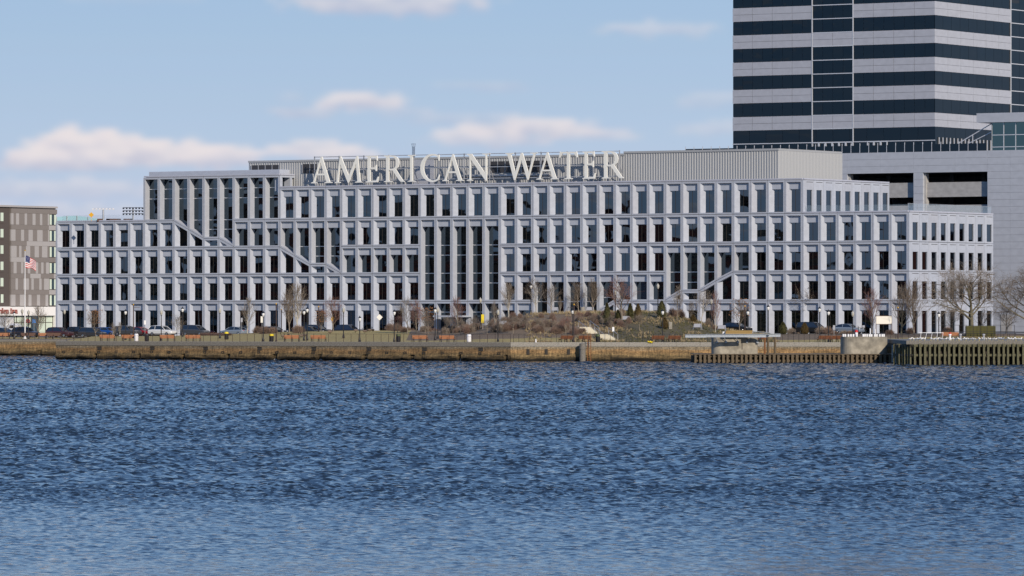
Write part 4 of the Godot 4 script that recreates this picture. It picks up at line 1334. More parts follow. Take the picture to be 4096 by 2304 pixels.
func opposite_bank() -> void:
	# what the office windows mirror: the far bank where the river bends, its fronts in the sun
	var r := RandomNumberGenerator.new()
	r.seed = 12
	var z := -560.0
	var kinds := [["red brick warehouse", M.brick_red], ["brown brick warehouse", M.brick_brown], ["stone warehouse", M.city_stone]]
	var k := 0
	while z < 260.0:
		var w := r.randf_range(45, 85)
		var h := r.randf_range(17, 24)
		var kd: Array = kinds[[0, 0, 1, 0, 2][k % 5]]
		city_block(-1500.0 - r.randf_range(0, 12), z, w - 4.0, h, 30.0, kd[1], "%s %d metres long on the opposite bank" % [kd[0], int(w)], "warehouse", 9, 4, "warehouses on the opposite bank", -PI / 2)
		z += w
		k += 1
	z = -600.0
	while z < 300.0:
		var w := r.randf_range(28, 52)
		var h := r.randf_range(34, 66)
		city_block(-1600.0 - r.randf_range(0, 60), z, w, h, 40.0, [M.city_stone, M.brick_brown, M.brick_red][k % 3], "%s apartment tower %d metres tall behind the opposite bank warehouses" % [["stone", "brown", "red"][k % 3], int(h)], "tower", 8, int(h / 5.5), "towers behind the opposite bank", -PI / 2)
		z += w + r.randf_range(4, 40)
		k += 1
	# and up the near bank: low brick buildings that the end wall's windows mirror
	for q in [[300.0, -930.0, 60.0, 15.0, M.brick_brown, "low brown brick building up the near bank beyond the garage"], [372.0, -955.0, 70.0, 21.0, M.brick_red, "red brick building farther up the near bank"], [455.0, -1000.0, 80.0, 18.0, M.city_stone, "stone-faced building farthest up the near bank"], [235.0, -905.0, 55.0, 11.0, M.brick_red, "low red brick building nearest the garage on the near bank"]]:
		city_block(q[0], q[1], q[2], q[3], 18.0, q[4], q[5], "warehouse", 10, 3, "brick buildings up the near bank", PI * 0.5 - 0.5)

func city_block(x: float, z: float, w: float, h: float, dep: float, m: Material, label: String, cat: String, cols: int, rows: int, group: String, turn := 0.0) -> void:
	var o := thing(cat.replace(" ", "_"), label, cat, Vector3(x, 2.0, z), turn, group)
	var b := MB.new()
	b.bx(0, 0, 0, w, h, dep)
	part("wall", b.mesh(), m, o)
	b = MB.new()
	b.bx(-0.4, h, -0.4, w + 0.4, h + 0.9, dep + 0.4)
	part("roof", b.mesh(), M.roofing, o)
	var wn := MB.new()
	wn.bx(0, 0, -0.1, w / cols * 0.6, h / rows * 0.6, 0.2)
	var wm := wn.mesh()
	for j in rows:
		for i in cols:
			part("window", wm, M.city_glass, o, Transform3D(Basis(), Vector3(w / cols * (i + 0.2), h / rows * (j + 0.25), 0)))

# ---------------------------------------------------------------- docks, piers and fenders
func rounded(w: float, d: float, r: float) -> PackedVector2Array:
	var p := PackedVector2Array()
	for c in [[w / 2 - r, d / 2 - r, 0.0], [-w / 2 + r, d / 2 - r, 90.0], [-w / 2 + r, -d / 2 + r, 180.0], [w / 2 - r, -d / 2 + r, 270.0]]:
		for k in 9:
			var a: float = deg_to_rad(c[2] + 90.0 * k / 8.0)
			p.append(Vector2(c[0] + r * cos(a), c[1] + r * sin(a)))
	return p

func lying(poly: PackedVector2Array, y0: float, y1: float) -> ArrayMesh:
	var mb := MB.new()
	mb.prism(poly, y0, y1, Transform3D(Basis(Vector3.RIGHT, -PI / 2), Vector3.ZERO))
	return mb.mesh()

func beam(a: Vector3, b: Vector3, w: float, h: float) -> ArrayMesh:   # a rolled steel I section
	var mb := MB.new()
	var up := Vector3(0, h / 2 - 0.02, 0)
	mb.bar(a + up, b + up, w, 0.045); mb.bar(a - up, b - up, w, 0.045); mb.bar(a, b, 0.03, h - 0.09)
	return mb.mesh()

func docks() -> void:
	var r := RandomNumberGenerator.new()
	r.seed = 77
	# low brown timber fender under the two piers
	var o := thing("timber_fender", "low brown timber pile fender standing in the river round the piers", "pile fender", Vector3(24.8, 0, -700.0))
	var L := 27.6
	for k in 44:
		var m := MB.new()
		var w := r.randf_range(0.27, 0.36)
		m.bx(-w / 2, -0.9, -0.3, w / 2, 1.16 + r.randf_range(-0.05, 0.04), r.randf_range(-0.02, 0.05))
		part("post", m.mesh(), M.timber_brown, o, Transform3D(Basis(Vector3.BACK, r.randf_range(-0.012, 0.012)), Vector3(0.2 + 0.63 * k + r.randf_range(-0.05, 0.05), 0, 0)))
	for y in [0.98, 0.35]:
		var m := MB.new()
		m.bx(0, y - 0.13, -0.62, L, y + 0.13, -0.33)
		part("wale", m.mesh(), M.timber_brown, o)
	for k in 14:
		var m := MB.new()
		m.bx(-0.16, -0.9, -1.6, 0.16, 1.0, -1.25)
		part("post", m.mesh(), M.timber_shaded, o, Transform3D(Basis(), Vector3(0.4 + 2.0 * k, 0, 0)))  # rear posts coloured as if in shade
	for k in 23:
		var m := MB.new()
		m.bx(0.01, 1.17, -15.0, 1.19, 1.25, 0.02)
		part("deck_plank", m.mesh(), M.timber_brown, o, Transform3D(Basis(), Vector3(1.2 * k, r.randf_range(-0.006, 0.006), 0)))
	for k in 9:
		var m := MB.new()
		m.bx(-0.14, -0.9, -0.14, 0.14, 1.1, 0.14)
		part("post", m.mesh(), M.timber_shaded, o, Transform3D(Basis(), Vector3(-0.05, 0, -0.7 - 0.7 * k)))
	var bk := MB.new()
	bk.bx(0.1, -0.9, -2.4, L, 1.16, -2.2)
	part("shade_backing", bk.mesh(), M.timber_shaded, o)  # dark sheet painting the shade in the gaps between the posts
	# piers
	var pa := thing("concrete_pier", "tan concrete pier carrying steel beams and stacked planks", "pier", Vector3(30.56, 1.25, -705.8))
	part("pier_shaft", lying(rounded(6.25, 4.6, 0.95), 0.0, 2.27), M.pier_concrete, pa)
	var slot := MB.new()
	slot.bx(-0.04, 0.6, 2.3, 0.04, 1.7, 2.34)
	part("pier_slot", slot.mesh(), M.bracket, pa, Transform3D(Basis(), Vector3(0.95, 0, 0)))
	var pb := thing("concrete_pier", "rounded grey-tan concrete pier with white blocks along its top", "pier", Vector3(48.35, 1.25, -706.0))
	part("pier_shaft", lying(rounded(6.3, 5.0, 1.5), 0.0, 2.36), M.pier_concrete, pb)
	# beams on the first pier
	var B := [[2741, 2826, 700.6, 3.72], [2824, 2988, 701.2, 3.76], [2986, 3064, 702.2, 3.74], [3050, 3122, 705.0, 3.80], [2905, 3085, 707.2, 3.76]]
	for b in B:
		var p := px(b[0], 1340, b[2]); var q := px(b[1], 1340, b[2] + 0.3)
		p.y = b[3]; q.y = b[3]
		solo("steel_beam", beam(p, q, 0.3, 0.44), M.galvanised, "galvanised steel beam laid across the top of the tan pier", "beam", Transform3D(), "steel beams on the tan pier")
	for k in 6:
		var pl := MB.new()
		var p := px(2903 + r.randf_range(-3, 3), 1325, 703.0)
		pl.bx(p.x, 3.99 + 0.08 * k, -704.2, p.x + 3.65, 3.99 + 0.08 * k + 0.07, -702.2)
		solo("plank_stack", pl.mesh(), M.plank, "yellow plank in the stack on the steel beams, %s from the bottom" % ["first", "second", "third", "fourth", "fifth", "sixth"][k], "plank", Transform3D(), "planks stacked on the steel beams")
	for k in 3:
		var pl := MB.new()
		var p := px(3008, 1325, 703.6)
		pl.bar(Vector3(p.x + 0.1 * k, 4.35 - 0.05 * k, -703.6 - 0.2 * k), Vector3(p.x + 2.4 + 0.15 * k, 4.15 - 0.05 * k, -703.9 - 0.2 * k), 0.7, 0.05)
		solo("steel_plate", pl.mesh(), M.galvanised, "pale steel plate leaning beside the yellow planks", "plate", Transform3D(), "steel plates beside the planks")
	var blk := MB.new()
	var pk := px(2897, 1326, 703.0)
	blk.cham(pk.x - 0.22, 3.99, -703.3, pk.x + 0.2, 4.3, -702.8, 0.03)
	solo("white_block", blk.mesh(), M.white_metal, "small white block at the end of the yellow planks", "block")
	for q in [[2863, 2869], [2896, 2905], [2944, 2952], [3005, 2988], [3045, 3030]]:
		var a := px(q[0], 1350, 703.0); var b := px(q[1], 1364, 703.35)
		a.y = 3.5; b.y = 2.95
		var s := MB.new()
		s.bar(a, b, 0.1, 0.08)
		s.bx(b.x - 0.14, b.y - 0.22, -703.52, b.x + 0.14, b.y + 0.12, -703.4)
		solo("brace", s.mesh(), M.galvanised, "short diagonal steel brace bolted under the beams to the tan pier", "brace", Transform3D(), "braces under the steel beams")
	for q in [[3059, 0.13, "rust", "rusty steel pile beside the ladder by the tan pier"], [3072, 0.16, "timber_brown", "thick brown timber post beside the rusty ladder"], [3100, 0.17, "timber_brown", "brown timber post standing clear under the last beam"]]:
		var p := px(q[0], 1400, 704.0)
		var s := MB.new()
		s.tube([Vector3(p.x, 1.2, -704.0), Vector3(p.x, 3.55, -704.0)], [q[1], q[1] * 0.94], 12, true)
		solo("mooring_post", s.mesh(), M[q[2]], q[3], "post")
	ladder(px(3066, 1400, 704.6), 1.25, 3.3, "rust", "orange rusty ladder between posts beside the tan pier")
	ladder(px(2357, 1400, 724.9), -0.3, 3.95, "rust", "tall orange wooden ladder against the pale sea wall")
	ladder(px(3575, 1420, 699.5), -0.3, 2.5, "sign_white", "short pale ladder between the timber fender and green piles")
	var cp := MB.new()
	cp.lathe([Vector2(0.44, -0.8), Vector2(0.44, 1.75), Vector2(0.5, 1.76), Vector2(0.5, 2.0), Vector2(0.44, 2.01), Vector2(0.44, 2.55), Vector2(0.0, 2.64)], 12)
	solo("dolphin_pile", cp.mesh(), M.coping, "round grey concrete pile standing against the pale sea wall", "pile", Transform3D(Basis(), px(2330, 1400, 724.6) * Vector3(1, 0, 1)))
	# white blocks and things on the second pier
	for q in [[3369, 3385], [3388, 3408], [3410.5, 3416], [3420, 3433], [3449, 3462.5], [3466, 3469.5], [3473, 3490], [3494.5, 3511], [3515, 3522], [3525, 3539]]:
		var a := px(q[0], 1340, 704.4); var b := px(q[1], 1340, 704.4)
		var s := MB.new()
		var n := maxi(1, int(round((b.x - a.x) / 0.3)))
		for k in n:
			s.lathe([Vector2(0.12, 0), Vector2(0.14, 0.34), Vector2(0.0, 0.36)], 10, Vector3(a.x + (b.x - a.x) * (k + 0.5) / n - a.x, 0, 0))
		solo("white_bucket_row" if n > 1 else "white_bucket", s.mesh(), M.white_metal, "white bucket cluster on the rounded pier top" , "bucket", Transform3D(Basis(), Vector3(a.x, 3.61, -704.4)), "white buckets on the rounded pier")
	for x in [3481, 3501]:
		var p := px(x, 1340, 705.0)
		var s := MB.new()
		s.tube([Vector3(p.x, 3.6, -705.0), Vector3(p.x, 4.75 if x < 3490 else 4.65, -705.0)], [0.07, 0.07], 8, true)
		solo("white_pole", s.mesh(), M.white_metal, "thin white pole standing among the buckets on the rounded pier", "pole", Transform3D(), "white poles on the rounded pier")
	var p1 := px(3425.5, 1340, 704.9)
	var bu := thing("marker_buoy", "red-topped white marker among the buckets on the rounded pier", "marker", Vector3(p1.x, 3.61, -704.9))
	var m1 := MB.new(); m1.lathe([Vector2(0.2, 0), Vector2(0.2, 0.55), Vector2(0.16, 0.62)], 12)
	part("body", m1.mesh(), M.white_metal, bu)
	m1 = MB.new(); m1.lathe([Vector2(0.24, 0.6), Vector2(0.22, 0.8), Vector2(0.12, 0.92), Vector2(0.0, 0.94)], 12)
	part("cap", m1.mesh(), M.red_paint, bu)
	var p2 := px(3440, 1300, 705.5)
	var ms := thing("signal_mast", "dark mast with two grey boxes on a cross bar on the rounded pier", "mast", Vector3(p2.x, 3.6, -705.5))
	m1 = MB.new(); m1.bar(Vector3(-0.25, 0, 0), Vector3(-0.2, 1.4, 0), 0.08, 0.08); m1.bar(Vector3(0.35, 0, 0), Vector3(0.45, 1.4, 0), 0.05, 0.05); m1.bar(Vector3(-0.5, 1.2, 0), Vector3(0.6, 1.2, 0), 0.06, 0.06)
	part("frame", m1.mesh(), M.black_metal, ms)
	for x in [-0.42, 0.48]:
		m1 = MB.new(); m1.cham(x - 0.17, 1.24, -0.12, x + 0.17, 1.56, 0.12, 0.02)
		part("box", m1.mesh(), M.gull_grey, ms)
	# the right-hand dock with its green piles
	var d := thing("dock", "concrete dock with a close row of mossy green piles and gulls on its edge", "dock", Vector3(50.6, 0, -677.0))
	for k in 36:
		var m := MB.new()
		var w := r.randf_range(0.24, 0.30)
		var shadow := k < 7
		m.bx(-w / 2, -0.9, -0.28, w / 2, 2.78 + r.randf_range(-0.08, 0.06), 0.0)
		var x: float = 0.05 + 0.33 * k if shadow else 2.55 + 0.645 * (k - 7)
		var z: float = -3.6 + 0.5 * k if shadow else 0.0
		var po := part("pile", m.mesh(), M.timber_green, d, Transform3D(Basis(Vector3.BACK, r.randf_range(-0.01, 0.01)), Vector3(x + r.randf_range(-0.06, 0.06), 0, z)))
		if not shadow:
			var bt := MB.new()
			bt.box(Vector3(0, 2.5, 0.02), Vector3(0.09, 0.09, 0.05))
			part("bolt", bt.mesh(), M.bracket, po)
	for y in [2.55, 1.3]:
		var m := MB.new()
		m.bx(2.2, y - 0.15, -0.62, 24.0, y + 0.15, -0.3)
		part("wale", m.mesh(), M.timber_green, d)
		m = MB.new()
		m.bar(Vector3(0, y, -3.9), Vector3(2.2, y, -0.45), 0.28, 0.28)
		part("wale", m.mesh(), M.timber_shaded, d)  # wale of the shaded side, its shade painted in
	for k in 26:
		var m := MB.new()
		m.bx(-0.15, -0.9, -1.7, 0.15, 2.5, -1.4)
		part("pile", m.mesh(), M.timber_shaded, d, Transform3D(Basis(), Vector3(2.6 + 0.86 * k + r.randf_range(-0.2, 0.2), 0, 0)))
	var sl := MB.new()
	sl.cham(1.4, 2.72, -48.0, 24.0, 3.22, -0.35, 0.05)
	part("deck_slab", sl.mesh(), M.coping, d)
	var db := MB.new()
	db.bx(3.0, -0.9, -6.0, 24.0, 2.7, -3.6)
	part("shade_backing", db.mesh(), M.timber_shaded, d)  # dark block painting the shade behind the green piles
	# gulls
	for k in 52:
		var x := 3650.0 + 446.0 * (k + r.randf_range(-0.6, 0.6)) / 51.0
		var depth := 678.0 + absf(r.randfn(0.0, 2.6))
		if k < 8: x = 3640 + r.randf() * 60
		gull(px(x, 1300, depth) * Vector3(1, 0, 1) + Vector3(0, 3.22, 0), r.randf() * TAU, r.randf_range(1.1, 1.4), k)

func ladder(at: Vector3, y0: float, y1: float, m: String, label: String) -> void:
	var o := thing("ladder", label, "ladder", Vector3(at.x, y0, at.z))
	for s in [-0.22, 0.22]:
		var b := MB.new()
		b.bx(s - 0.045, 0, -0.05, s + 0.045, y1 - y0, 0.05)
		part("stile", b.mesh(), M[m], o)
	var rg := MB.new()
	rg.bx(-0.18, -0.025, -0.025, 0.18, 0.025, 0.025)
	var rm := rg.mesh()
	var n := int((y1 - y0) / 0.33)
	for k in n: part("rung", rm, M[m], o, Transform3D(Basis(), Vector3(0, 0.2 + 0.33 * k, 0)))

func gull(at: Vector3, turn: float, sc: float, k: int) -> void:
	if not cache.has("gull_body"):
		var b := MB.new()
		# body and head as one lofted skin along x
		var st := [[-0.23, 0.16, 0.01], [-0.15, 0.17, 0.045], [-0.03, 0.165, 0.075], [0.07, 0.18, 0.07], [0.12, 0.22, 0.042], [0.145, 0.265, 0.04], [0.17, 0.29, 0.042], [0.205, 0.285, 0.03], [0.235, 0.275, 0.008]]
		var pts := []
		var rad := []
		for s in st: pts.append(Vector3(s[0], s[1], 0)); rad.append(s[2])
		b.tube(pts, rad, 8)
		cache["gull_body"] = b.mesh()
		b = MB.new()
		for s in [-1.0, 1.0]:
			b.tube([Vector3(-0.29, 0.175, 0.02 * s), Vector3(-0.12, 0.19, 0.062 * s), Vector3(0.04, 0.19, 0.06 * s), Vector3(0.08, 0.19, 0.03 * s)], [0.006, 0.036, 0.04, 0.0], 6)
		cache["gull_wing"] = b.mesh()
		b = MB.new()
		for s in [-0.025, 0.025]:
			b.bx(-0.01, 0, s - 0.006, 0.002, 0.12, s + 0.006); b.bx(-0.01, 0, s - 0.015, 0.04, 0.006, s + 0.015)
		b.tube([Vector3(0.225, 0.278, 0), Vector3(0.285, 0.265, 0)], [0.012, 0.0], 5)
		cache["gull_leg"] = b.mesh()
	var o := thing("gull", "white gull with grey wings resting on the concrete dock edge", "gull", at, turn, "gulls on the dock")
	o.scale = Vector3.ONE * sc
	part("body", cache.gull_body, M.gull_white, o)
	part("wings", cache.gull_wing, M.gull_wing, o)
	part("legs_and_bill", cache.gull_leg, M.yellow, o)

# ---------------------------------------------------------------- railings
func fence_run(label: String, a: Vector2, b: Vector2, y: float, h: float, step: float, m: Material, rails: int, curved: bool) -> void:
	var o := thing("railing", label, "railing", Vector3(a.x, y, -a.y), atan2(b.y - a.y, b.x - a.x))
	var L := a.distance_to(b)
	var n := int(round(L / step))
	var ps := MB.new()
	if curved:
		ps.tube([Vector3(0, 0, 0), Vector3(0, h * 0.72, 0), Vector3(0, h * 0.92, 0.06), Vector3(0, h, 0.17)], [0.028, 0.026, 0.024, 0.022], 6, true)
	else:
		ps.bx(-0.022, 0, -0.022, 0.022, h, 0.022)
	ps.bx(-0.06, 0, -0.06, 0.06, 0.03, 0.06)
	var pm := ps.mesh()
	for k in n + 1: part("post", pm, m, o, Transform3D(Basis(), Vector3(L * k / n, 0, 0)))
	for k in rails:
		var t := float(k) / (rails - 1)
		var rl := MB.new()
		var w := 0.026 if k == rails - 1 else 0.009
		rl.bx(0, lerpf(0.13, h, t) - w, (0.17 if curved and k == rails - 1 else 0.0) - w, L, lerpf(0.13, h, t) + w, (0.17 if curved and k == rails - 1 else 0.0) + w)
		part("rail", rl.mesh(), m, o)

func fences() -> void:
	fence_run("dark steel railing along the weathered sea wall", Vector2(-65.6, 756.9), Vector2(-0.2, 726.2), 2.72, 1.12, 1.21, M.brown_rail, 7, false)
	fence_run("black railing with curved post tops behind the concrete piers", Vector2(0.2, 726.2), Vector2(55.0, 726.2), 2.72, 1.15, 0.76, M.black_metal, 6, true)
	fence_run("dark railing along the low set-back quay under the flagpole", Vector2(-108.0, 824.5), Vector2(-68.5, 824.5), 2.68, 1.1, 1.9, M.brown_rail, 4, false)
	fence_run("black railing round the end of the promenade by the dock", Vector2(55.2, 726.2), Vector2(72.0, 735.0), 2.72, 1.2, 1.0, M.black_metal, 6, true)

# ---------------------------------------------------------------- plants
func grow(T: MB, C: MB, p: Vector3, d: Vector3, L: float, rad: float, lv: int, k: Dictionary, r: RandomNumberGenerator) -> void:
	var n := 5 if lv == 0 else (4 if lv == 1 else (3 if lv == 2 else 2))
	var pts := [p]
	var rs := [rad]
	var q := p
	var dir := d
	for i in n:
		q += dir * L / n
		pts.append(q)
		rs.append(rad * (1.0 - 0.75 * (i + 1) / n) if lv < 3 else rad * (0.35 if i == 0 else 0.0))
		dir = (dir + Vector3(r.randfn(0, 1), r.randfn(0, 0.6), r.randfn(0, 1)) * (k.bend * (0.35 if lv == 0 else 1.0)) + Vector3.UP * k.up * (0.0 if lv == 0 else 1.0)).normalized()
	if lv <= 1: T.tube(pts, rs, 7 if lv == 0 else 5)
	else: C.tube(pts, rs, 3)
	if lv >= 3: return
	var m: int = k.kids[lv]
	for i in m:
		var t: float = lerpf(k.start if lv == 0 else 0.22, 0.99, (i + r.randf()) / m)
		var f := t * n
		var j := mini(int(f), n - 1)
		var at: Vector3 = pts[j].lerp(pts[j + 1], f - j)
		var az := TAU * (i * 0.382 + r.randf() * 0.25)
		var seg: Vector3 = (pts[j + 1] - pts[j]).normalized()
		var side := seg.cross(Vector3(0.3, 0.2, 1)).normalized().rotated(seg, az)
		var ang: float = k.angle * r.randf_range(0.7, 1.25)
		var nd := (seg * cos(ang) + side * sin(ang)).normalized()
		var len: float = L * (k.ratio if lv > 0 else k.ratio0 * lerpf(1.25, 0.45, (t - k.start) / (1.0 - k.start))) * r.randf_range(0.75, 1.15)
		grow(T, C, at, nd, len, maxf(lerpf(rs[j], rs[j + 1], f - j) * 0.62, 0.0023), lv + 1, k, r)

func tree_mesh(kind: String, variant: int) -> Array:
	var key := "tree_%s_%d" % [kind, variant]
	if not cache.has(key):
		var r := RandomNumberGenerator.new()
		r.seed = hash(key)
		var T := MB.new()
		var C := MB.new()
		var k: Dictionary
		match kind:
			"upright": k = {"kids": [15, 8, 7], "bend": 0.10, "up": 0.17, "angle": 0.5, "ratio": 0.58, "ratio0": 0.42, "start": 0.14}
			"spreading": k = {"kids": [13, 9, 7], "bend": 0.15, "up": 0.12, "angle": 0.72, "ratio": 0.58, "ratio0": 0.50, "start": 0.17}
			"round": k = {"kids": [11, 9, 7], "bend": 0.12, "up": 0.06, "angle": 0.75, "ratio": 0.6, "ratio0": 0.62, "start": 0.36}
			"plane": k = {"kids": [15, 13, 12], "bend": 0.17, "up": 0.04, "angle": 0.95, "ratio": 0.52, "ratio0": 0.72, "start": 0.24}
		grow(T, C, Vector3(0, -0.03, 0), Vector3(r.randfn(0, 0.04), 1, r.randfn(0, 0.04)).normalized(), 0.86 if kind != "round" else 0.55, 0.018 if kind != "plane" else 0.030, 0, k, r)
		var top := 0.0
		for v in C.v: top = maxf(top, v.y)
		var s := 1.0 / top
		for mb in [T, C]:
			for i in mb.v.size(): mb.v[i] *= s
		cache[key] = [T.mesh(), C.mesh()]
	return cache[key]

func tree(at: Vector3, h: float, kind: String, variant: int, bark: String, twig: String, label: String, group := "", width := 1.0) -> Node3D:
	var o := thing("bare_tree", label, "tree", at, rng.randf() * TAU, group)
	var m := tree_mesh(kind, variant)
	var xf := Transform3D(Basis.from_scale(Vector3(h * width, h, h * width)), Vector3.ZERO)
	part("trunk", m[0], M[bark], o, xf)
	part("crown", m[1], M[twig], o, xf)
	return o

func leaves(o: Node3D, h: float, w: float, n: int, m: Material) -> void:
	var r := RandomNumberGenerator.new()
	r.seed = n
	var mb := MB.new()
	for i in n:
		var c := Vector3(r.randfn(0, 0.36), 0.0, r.randfn(0, 0.36)) * w
		c.y = h * r.randf_range(0.45, 0.95)
		var b := Basis.from_euler(Vector3(r.randf() * TAU, r.randf() * TAU, r.randf() * TAU))
		mb.quad(c - b.x * 0.05 - b.y * 0.07, c + b.x * 0.05 - b.y * 0.07, c + b.x * 0.05 + b.y * 0.07, c - b.x * 0.05 + b.y * 0.07)
	part("dead_leaves", mb.mesh(), m, o)

func shrub_mesh(v: int) -> ArrayMesh:
	var key := "shrub_%d" % v
	if not cache.has(key):
		var r := RandomNumberGenerator.new()
		r.seed = 50 + v
		var mb := MB.new()
		for i in 620:
			var az := r.randf() * TAU
			var el := asin(pow(r.randf(), 0.8))
			var dir := Vector3(cos(az) * cos(el), sin(el) * 1.0, sin(az) * cos(el))
			var p := Vector3(r.randfn(0, 0.16), 0.0, r.randfn(0, 0.16))
			var rr := r.randf_range(0.62, 1.0)
			var e := Vector3(dir.x * 0.5, 0.08 + dir.y * 0.92, dir.z * 0.5) * rr
			var mid := p.lerp(e, 0.55) + Vector3(r.randfn(0, 0.04), 0.06, r.randfn(0, 0.04))
			mb.tube([p, mid, e], [0.006, 0.006, 0.0], 3)
			for s in 2:
				var a := mid.lerp(e, r.randf_range(0.1, 0.8))
				mb.tube([a, a + (dir + Vector3(r.randfn(0, 0.5), r.randfn(0.2, 0.4), r.randfn(0, 0.5))).normalized() * 0.16], [0.006, 0.0], 3)
		cache[key] = mb.mesh()
	return cache[key]

func shrub(at: Vector3, w: float, h: float, m: String, label: String, group: String) -> void:
	var o := solo("shrub", shrub_mesh(rng.randi() % 4), M[m], label, "shrub", Transform3D(Basis(Vector3.UP, rng.randf() * TAU) * Basis.from_scale(Vector3(w, h, w)), at - Vector3(0, 0.03, 0)), group)

func conifer(at: Vector3, w: float, h: float, m: String, label: String, pointed: float) -> void:
	var r := RandomNumberGenerator.new()
	r.seed = hash(label)
	var o := thing("conifer", label, "conifer", at, 0.0, "clipped evergreens of the garden")
	var mb := MB.new()
	var inner := MB.new()
	var prof := []
	var rad := func(t: float) -> float: return 0.5 * w * pow(sin(PI * pow(t, 0.62 + 0.1 * pointed)), 0.75) * (1.0 - 0.35 * pointed * t)
	for k in 11: prof.append(Vector2(maxf(0.0, rad.call(k / 10.0) * 0.8), h * 0.97 * k / 10.0))
	inner.lathe(prof, 12)
	for i in 2600:
		var t := r.randf()
		var az := r.randf() * TAU
		var q: float = rad.call(t) * r.randf_range(0.82, 1.08)
		var c := Vector3(cos(az) * q, t * h, sin(az) * q)
		var out := Vector3(cos(az), 0.5, sin(az)).normalized()
		var b := Basis(out.cross(Vector3.UP).normalized(), r.randfn(0, 0.8)) * Basis(Vector3.UP, r.randf() * TAU)
		var s := r.randf_range(0.04, 0.075)
		mb.tri(c - b.x * s * 0.6, c + b.x * s * 0.6, c + (out + b.z * 0.6).normalized() * s * 2.2)
	part("inner_branches", inner.mesh(), M[m], o)
	part("foliage", mb.mesh(), M[m], o)
	var tr := MB.new()
	tr.tube([Vector3(0, -0.1, 0), Vector3(0, h * 0.3, 0)], [0.06, 0.04], 6)
	part("trunk", tr.mesh(), M.bark, o)

